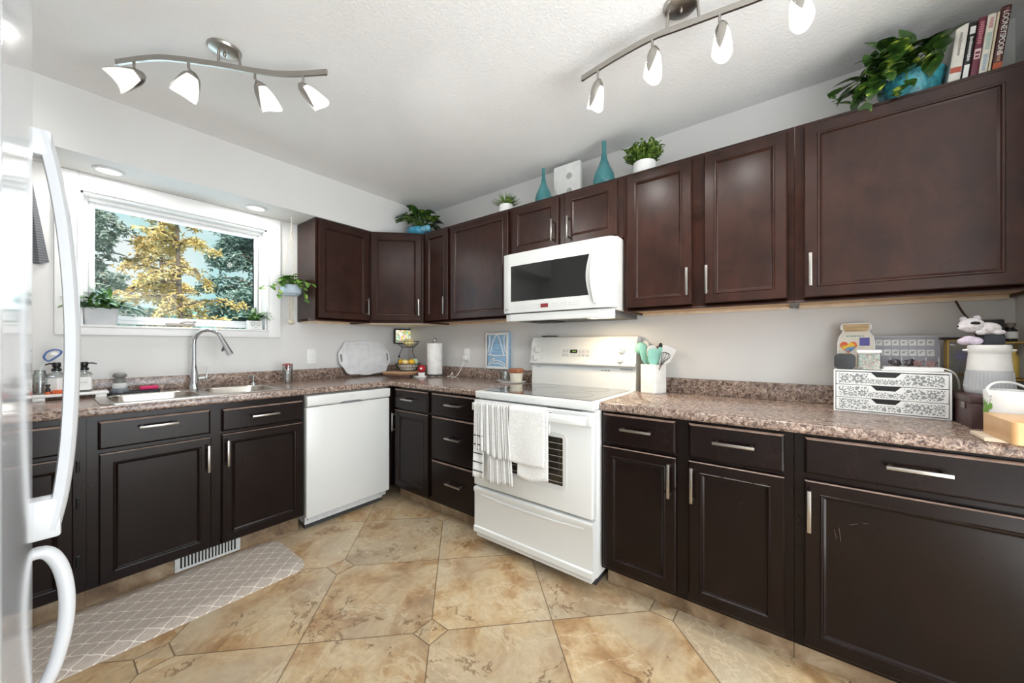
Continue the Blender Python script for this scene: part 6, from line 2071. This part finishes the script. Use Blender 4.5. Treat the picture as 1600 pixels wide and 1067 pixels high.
book(-0.262, -3.5575, 0.0185, 0.214, 0.160, ln, M('maroon_book_cover', srgb(106, 44, 62), 0.4), 'maroon book with a pale pink panel, between black and cream books', ex_maroon)
book(-0.262, -3.5775, 0.0195, 0.214, 0.165, ln, M('cream_book_cover', srgb(224, 220, 206), 0.5), 'cream book with faint pastel lettering beside the maroon book', ex_cream)
book(-0.262, -3.5985, 0.0060, 0.212, 0.165, ln, M('ivory_thin_cover', srgb(216, 204, 176), 0.5), 'thin ivory booklet squeezed left of the tall brown book')
book(-0.262, -3.6065, 0.0215, 0.226, 0.180, ln, M('dark_brown_book_cover', srgb(74, 34, 32), 0.35), 'tall dark brown cookbook with white capitals and orange foot, rightmost', ex_brown)

# ================================================================== WINDOW SILL AND HANGING PLANTS
SILL = WZ0 + 0.0013
sp_ = thing('potted_cactus', 'leafy green plant in a grey rectangular planter at the left of the window sill', 'plant', (-2.076, 0.012, SILL))
GP = M('pale_grey_planter', srgb(204, 206, 208), 0.5, var=0.04)
b = MB()
rows = []
for k, z in ((0.86, 0), (0.90, 0.004), (1.0, 0.092), (0.99, 0.095), (0.93, 0.095), (0.90, 0.08)):
    rows.append([(x * k, y * k, z) for x, y in rrect(-0.068, 0.068, -0.032, 0.032, 0.012)])
b.grid(rows, closed_u=True)
b.prism([(x * 0.86, y * 0.86) for x, y in rrect(-0.068, 0.068, -0.032, 0.032, 0.012)], 0, 0.003)
b.build('planter', GP, sp_)
MB().prism([(x * 0.9, y * 0.9) for x, y in rrect(-0.068, 0.068, -0.032, 0.032, 0.012)], 0.078, 0.081).build('soil', SOIL, sp_)
def arching(t, n, L, seed, spread, base, w=0.016, xdir=0.0, ymax=0.045):
    r_ = random.Random(seed)
    b = MB()
    for i in range(n):
        a = r_.random() * 2 * PI
        d = Vector((math.cos(a) + xdir, math.sin(a) * 0.6 - 0.25, r_.uniform(0.4, 1.4))).normalized()
        p = Vector(base) + Vector((spread * r_.uniform(-1, 1), 0.02 * r_.uniform(-1, 1), 0))
        ns = r_.choice([2, 3, 3, 4])
        cur = d.copy()
        ln = L * r_.uniform(0.75, 1.2) / ns
        for k in range(ns):
            if (p + cur * ln).y > ymax:
                cur.y = min(cur.y, -0.1)
            b.leaf(p, cur, (0, -0.3, 1), ln * 1.08, w * r_.uniform(0.8, 1.2), 0.25, (0.45, 0.9, 1.0, 0.95, 0.7, 0.3), fold=0.15)
            p = p + cur * ln
            cur = (cur + Vector((0.06 * r_.uniform(-1, 1), 0, -0.38))).normalized()
    b.build('foliage', SILLGREEN, t)
arching(sp_, 78, 0.135, 31, 0.055, (0.0, -0.004, 0.082), 0.021, 0.12)
sp2 = thing('potted_cactus', 'small drooping plant in a white face pot at the right of the window sill', 'plant', (-1.330, 0.016, SILL))
b = MB().prism(rrect(-0.044, 0.044, -0.030, 0.030, 0.012), 0, 0.062, 'z', 0.004)
b.build('face_pot', WHITE, sp2)
b = MB()
for s_ in (-1, 1):
    b.tube([(s_ * 0.018 + 0.012 * math.cos(2 * PI * i / 16), -0.0306, 0.040 + 0.012 * math.sin(2 * PI * i / 16)) for i in range(16)], 0.0014, 5, closed=True)
b.tube([(-0.008, -0.0306, 0.016), (0.0, -0.0306, 0.013), (0.008, -0.0306, 0.016)], 0.0012, 5)
b.build('face_drawing', M('grey_face_line', srgb(150, 152, 154), 0.5), sp2)
MB().prism(rrect(-0.038, 0.038, -0.025, 0.025, 0.01), 0.0622, 0.066).build('soil', SOIL, sp2)
arching(sp2, 46, 0.105, 33, 0.030, (0.0, -0.004, 0.066), 0.016, -0.25)

hp = thing('hanging_planter', 'trailing plant in a blue-grey marbled bowl hanging from the soffit by the cabinet', 'plant', (-1.142, -0.135, 2.1275))
b = MB().cyl((0, 0, 0), (0, 0, -0.004), 0.010, seg=14).tube([(0, 0, -0.004), (0, 0, -0.02), (0.006, 0, -0.028), (0.006, 0, -0.036), (0, 0, -0.040), (-0.004, 0, -0.036)], 0.002, 6)
b.build('ceiling_hook', WHITE, hp)
CORD = M('natural_jute_cord', srgb(206, 196, 176), 0.95, var=0.1, scale=80)
b = MB()
zb = -0.575
b.tube([(0, 0, -0.034), (0.001, 0, -0.11)], 0.003, 6)
b.sphere((0, 0, -0.10), 0.006, (1, 1, 2.2))
for a in (30, 150, 270):
    b.tube([(0, 0, -0.10), (0.062 * math.cos(R(a)), 0.062 * math.sin(R(a)), zb + 0.075)], 0.0016, 5)
b.build('cords', CORD, hp)
MARB = M('blue_grey_marbled_ceramic', srgb(176, 192, 204), 0.35, var=0.22, scale=22)
MB().lathe([(0, 0), (0.045, 0.0), (0.066, 0.018), (0.071, 0.055), (0.066, 0.076), (0.060, 0.076), (0.063, 0.055), (0.055, 0.055), (0, 0.054)], (0, 0, zb), 36).build('bowl', MARB, hp)
r_ = random.Random(9)
b = MB(); s = MB()
for i in range(58):
    a = r_.random() * 2 * PI
    q = r_.random() ** 0.6
    p = Vector((0.075 * q * math.cos(a), 0.06 * q * math.sin(a), zb + 0.08 + 0.055 * (1 - q) + 0.02 * r_.random()))
    b.leaf(p, (math.cos(a), math.sin(a) - 0.3, r_.uniform(-0.4, 0.8)), (0, 0, 1), 0.055 * r_.uniform(0.7, 1.2), 0.040, 0.5, (0.12, 0.85, 1.0, 0.85, 0.5, 0.04))
    s.tube([(0, 0, zb + 0.056), p], 0.0012, 4)
def trail(pts, n, L, seed):
    q_ = random.Random(seed)
    P = smooth_path(pts, 8)
    s.tube(P, 0.0016, 5)
    for i in range(n):
        p = P[int((i + 0.8) / n * (len(P) - 1))]
        b.leaf(p, (q_.uniform(-0.8, 0.8), q_.uniform(-0.9, -0.1), q_.uniform(-1.1, -0.2)), (0, -0.6, 0.8), L * q_.uniform(0.8, 1.2), L * 0.68, 0.2, (0.12, 0.85, 1.0, 0.85, 0.5, 0.04))
trail([(0, 0, zb + 0.07), (-0.07, -0.01, zb + 0.095), (-0.12, -0.02, zb + 0.060), (-0.165, -0.02, zb + 0.05), (-0.185, -0.02, zb + 0.03)], 6, 0.050, 1)
trail([(0, 0, zb + 0.07), (-0.06, -0.03, zb + 0.085), (-0.095, -0.04, zb + 0.03), (-0.10, -0.04, zb - 0.01)], 4, 0.046, 2)
trail([(0, 0, zb + 0.07), (0.03, -0.06, zb + 0.09), (0.05, -0.085, zb + 0.05), (0.055, -0.09, zb - 0.04)], 6, 0.046, 3)
trail([(0, 0, zb + 0.07), (0.03, -0.09, zb + 0.10), (0.04, -0.16, zb + 0.085), (0.05, -0.22, zb + 0.07)], 5, 0.044, 4)
b.build('foliage', POTHOS2, hp)
s.build('stems', STEMM, hp)
b = MB()
for k in range(5):
    a = 2 * PI * k / 5
    b.tube([(0.016 * math.cos(a + z * 40) * (1 if z > -0.11 else 0.7), 0.016 * math.sin(a + z * 40), zb + z) for z in [-0.005 - 0.0125 * i for i in range(15)]], 0.0026, 5)
b.sphere((0, 0, zb - 0.195), 0.022, (1.15, 1.1, 0.85))
b.build('macrame_tail', CORD, hp)

# plaid towel on the wall left of the window, mostly behind the fridge
pt_ = thing('hanging_cloth', 'dark grey striped cloth hanging at the wall beside the fridge edge', 'towel', (-2.315, -0.001, 2.04))
b = MB()
rows = []
for k in range(14):
    v = k / 13
    rows.append([(-0.02 + (0.022 + 0.055 * v) * u / 5, -0.012 - 0.006 * math.sin(u * 2.2 + v), -0.01 - 0.43 * v + 0.02 * abs(u - 2.5) / 2.5 * v) for u in range(6)])
b.grid(rows, thick=0.003)
m, nt, p = new_mat('grey_plaid_cloth')
tc = nt.nodes.new('ShaderNodeTexCoord'); spx = nt.nodes.new('ShaderNodeSeparateXYZ'); nt.links.new(tc.outputs['Object'], spx.inputs[0])
stz = mth(nt, 'LESS_THAN', mth(nt, 'FRACT', mth(nt, 'MULTIPLY', spx.outputs[2], 75.0)), 0.4)
nt.links.new(mixc(nt, stz, srgb(92, 94, 98), srgb(116, 118, 122)), p.inputs['Base Color'])
p.inputs['Roughness'].default_value = 0.95
b.build('cloth', m, pt_)
MB().tube([(0, 0, 0.0), (0, -0.016, -0.002), (0, -0.020, 0.012)], 0.003, 6).build('wall_hook', CHROME, pt_)

# ================================================================== MAT
def make_mat():
    m, nt, p = new_mat('taupe_trellis_mat')
    n, l = nt.nodes, nt.links
    tc = n.new('ShaderNodeTexCoord')
    sp = n.new('ShaderNodeSeparateXYZ')
    l.new(tc.outputs['Object'], sp.inputs[0])
    s = 0.083
    sx = mth(nt, 'DIVIDE', sp.outputs[0], s * 1.0)
    sy = mth(nt, 'DIVIDE', sp.outputs[1], s * 1.0)
    u = mth(nt, 'ADD', sx, sy)
    v = mth(nt, 'SUBTRACT', sx, sy)
    wob = lambda a, b_: mth(nt, 'ADD', a, mth(nt, 'MULTIPLY', mth(nt, 'SINE', mth(nt, 'MULTIPLY', b_, 2 * PI)), 0.035))
    def near(x):
        return mth(nt, 'ABSOLUTE', mth(nt, 'SUBTRACT', x, mth(nt, 'ROUND', x)))
    lu = mth(nt, 'LESS_THAN', near(wob(u, v)), 0.035)
    lv = mth(nt, 'LESS_THAN', near(wob(v, u)), 0.035)
    dia = mth(nt, 'LESS_THAN', mth(nt, 'ADD', near(u), near(v)), 0.13)
    ln_ = mth(nt, 'MAXIMUM', mth(nt, 'MAXIMUM', lu, lv), dia)
    n1 = noise(nt, tc.outputs['Object'], 60, 3)
    base = ramp(n, [(0.3, srgb(180, 167, 156)), (0.7, srgb(196, 184, 174))])
    l.new(n1, base.inputs['Fac'])
    c = mixc(nt, ln_, base.outputs[0], srgb(232, 224, 212))
    l.new(c, p.inputs['Base Color'])
    p.inputs['Roughness'].default_value = 0.5
    bumped(nt, p, ln_, 0.15, 0.002)
    return m
b = MB()
rows = []
mx0, mx1, my0, my1 = -0.54, 0.54, -0.232, 0.232
for ins, z in ((0.0, 0.0), (0.002, 0.004), (0.055, 0.015), (0.065, 0.016)):
    rows.append([(x, y, z) for x, y in rrect(mx0 + ins, mx1 - ins, my0 + ins, my1 - ins, max(0.012, 0.085 - ins), 8)])
b.grid(rows, closed_u=True)
t = bmesh.new()
t.faces.new([t.verts.new(q) for q in rows[-1]])
b.add(t, 0, False)
t = bmesh.new()
t.faces.new([t.verts.new(q) for q in rows[0]][::-1])
b.add(t, 0, False)
b.build('floor_mat', make_mat(), None, (-1.935, -0.785, 0.0005), (0, 0, 0), label='taupe and cream trellis-patterned cushioned mat on the floor at the sink', cat='mat')
# ================================================================== OUTSIDE THE WINDOW
def needle_tree(name, label, loc, h, r, cols, seed, nb, dens, size, trunk_r=0.12, z0=0.3, gap=0.0, flat=0.5, droop=0.3):
    rr_ = random.Random(seed)
    t = thing(name, label, 'tree', loc, 0, None)
    b = MB(); f = bmesh.new()
    b.tube([(0, 0, 0), (0.03, 0, h * 0.4), (-0.02, 0.02, h * 0.75), (0, 0, h)], [trunk_r, trunk_r * 0.8, trunk_r * 0.5, 0.02], 8)
    for i in range(nb):
        z = z0 + (h - z0) * rr_.random() ** 0.9
        a = rr_.random() * 2 * PI
        L = r * (1 - 0.75 * (z / h)) * rr_.uniform(0.6, 1.1)
        e = Vector((L * math.cos(a), L * math.sin(a), z + L * rr_.uniform(-droop, 0.15)))
        s0 = Vector((0, 0, z))
        mid = (s0 + e) / 2 + Vector((0, 0, L * 0.12))
        P = smooth_path([s0, mid, e], 5)
        b.tube(P, [max(0.006, 0.028 * (1 - k / len(P))) for k in range(len(P))], 5)
        for k in range(dens):
            u = rr_.random() ** 0.7
            p = P[min(int(u * (len(P) - 1)) + 1, len(P) - 1)]
            p = p + Vector((rr_.gauss(0, 0.10), rr_.gauss(0, 0.10), rr_.gauss(-0.04, 0.09))) * size * 8
            for q in range(3):
                d = Vector((rr_.gauss(0, 1), rr_.gauss(0, 1), rr_.gauss(-0.4, 0.6))).normalized()
                sd = d.cross(Vector((rr_.gauss(0, 1), rr_.gauss(0, 1), rr_.gauss(0, 1)))).normalized()
                ln_ = size * rr_.uniform(0.7, 1.5)
                w = size * 0.28
                f.faces.new([f.verts.new(p - sd * w), f.verts.new(p + sd * w), f.verts.new(p + d * ln_ + sd * w * 0.3), f.verts.new(p + d * ln_ - sd * w * 0.3)])
    b.build('trunk', M('grey_brown_bark', srgb(120, 104, 92), 0.9, var=0.2), t)
    MB().add(f, 0, False).build('foliage', cols, t)
    return t
GOLD = make_leaf_mat('golden_larch_needles', srgb(206, 172, 100), srgb(234, 206, 140), srgb(248, 232, 188), 0.55, 5, 0.8)
SPRUCE = make_leaf_mat('blue_green_spruce_needles', srgb(112, 136, 134), srgb(150, 174, 168), srgb(196, 216, 208), 0.6, 6, 0.8)
GREYG = make_leaf_mat('grey_green_needles', srgb(122, 136, 132), srgb(158, 172, 164), srgb(206, 212, 198), 0.58, 6, 0.8)
needle_tree('golden_larch', 'nearest golden yellow larch tree in the middle of the window view', (-0.85, 5.0, -0.5), 5.2, 1.25, GOLD, 3, 50, 78, 0.05, 0.045, 1.4, droop=0.6)
needle_tree('golden_larch', 'farther golden larch partly behind the front larch, on its left side', (-0.55, 8.3, -0.5), 5.8, 1.1, GOLD, 13, 50, 80, 0.06, 0.05, 1.4, droop=0.6)
needle_tree('spruce_tree', 'blue-green spruce tree at the right of the window view', (0.72, 6.4, -0.5), 6.6, 1.45, SPRUCE, 5, 170, 100, 0.075, 0.10, 1.0, droop=0.35)
needle_tree('spruce_tree', 'grey-green spruce tree at the left of the window view', (-2.15, 8.0, -0.5), 6.8, 1.9, GREYG, 8, 130, 100, 0.075, 0.12, 1.0, droop=0.35)
TURQS = M('pale_turquoise_siding', srgb(168, 226, 222), 0.8, var=0.04)
sh = thing('garden_shed', 'pale turquoise shed with pointed roof behind the left spruce tree', 'shed', (-1.62, 11.0, -0.5))
MB().prism([(-0.5, 0), (0.5, 0), (0.5, 3.1), (0.0, 3.95), (-0.5, 3.1)], 0, 1.6, 'y').build('wall', TURQS, sh)
b = MB()
for s_ in (-1, 1):
    b.prism([(0, 3.96), (s_ * 0.58, 2.98), (s_ * 0.58, 3.03), (0, 4.02)], -0.08, 1.7, 'y')
b.build('roof', M('grey_shingle', srgb(150, 156, 160), 0.9, var=0.15), sh)
fn = thing('garden_fence', 'pale turquoise board fence across the bottom of the window view', 'fence', (-4.5, 10.2, -0.5))
for k in range(38):
    MB().box(k * 0.25, k * 0.25 + 0.235, 0, 0.03, 0.0, 2.66).build('board', TURQS, fn)
MB().box(0, 9.5, 0.03, 0.07, 0.4, 0.5).box(0, 9.5, 0.03, 0.07, 1.8, 1.9).build('rail', TURQS, fn)
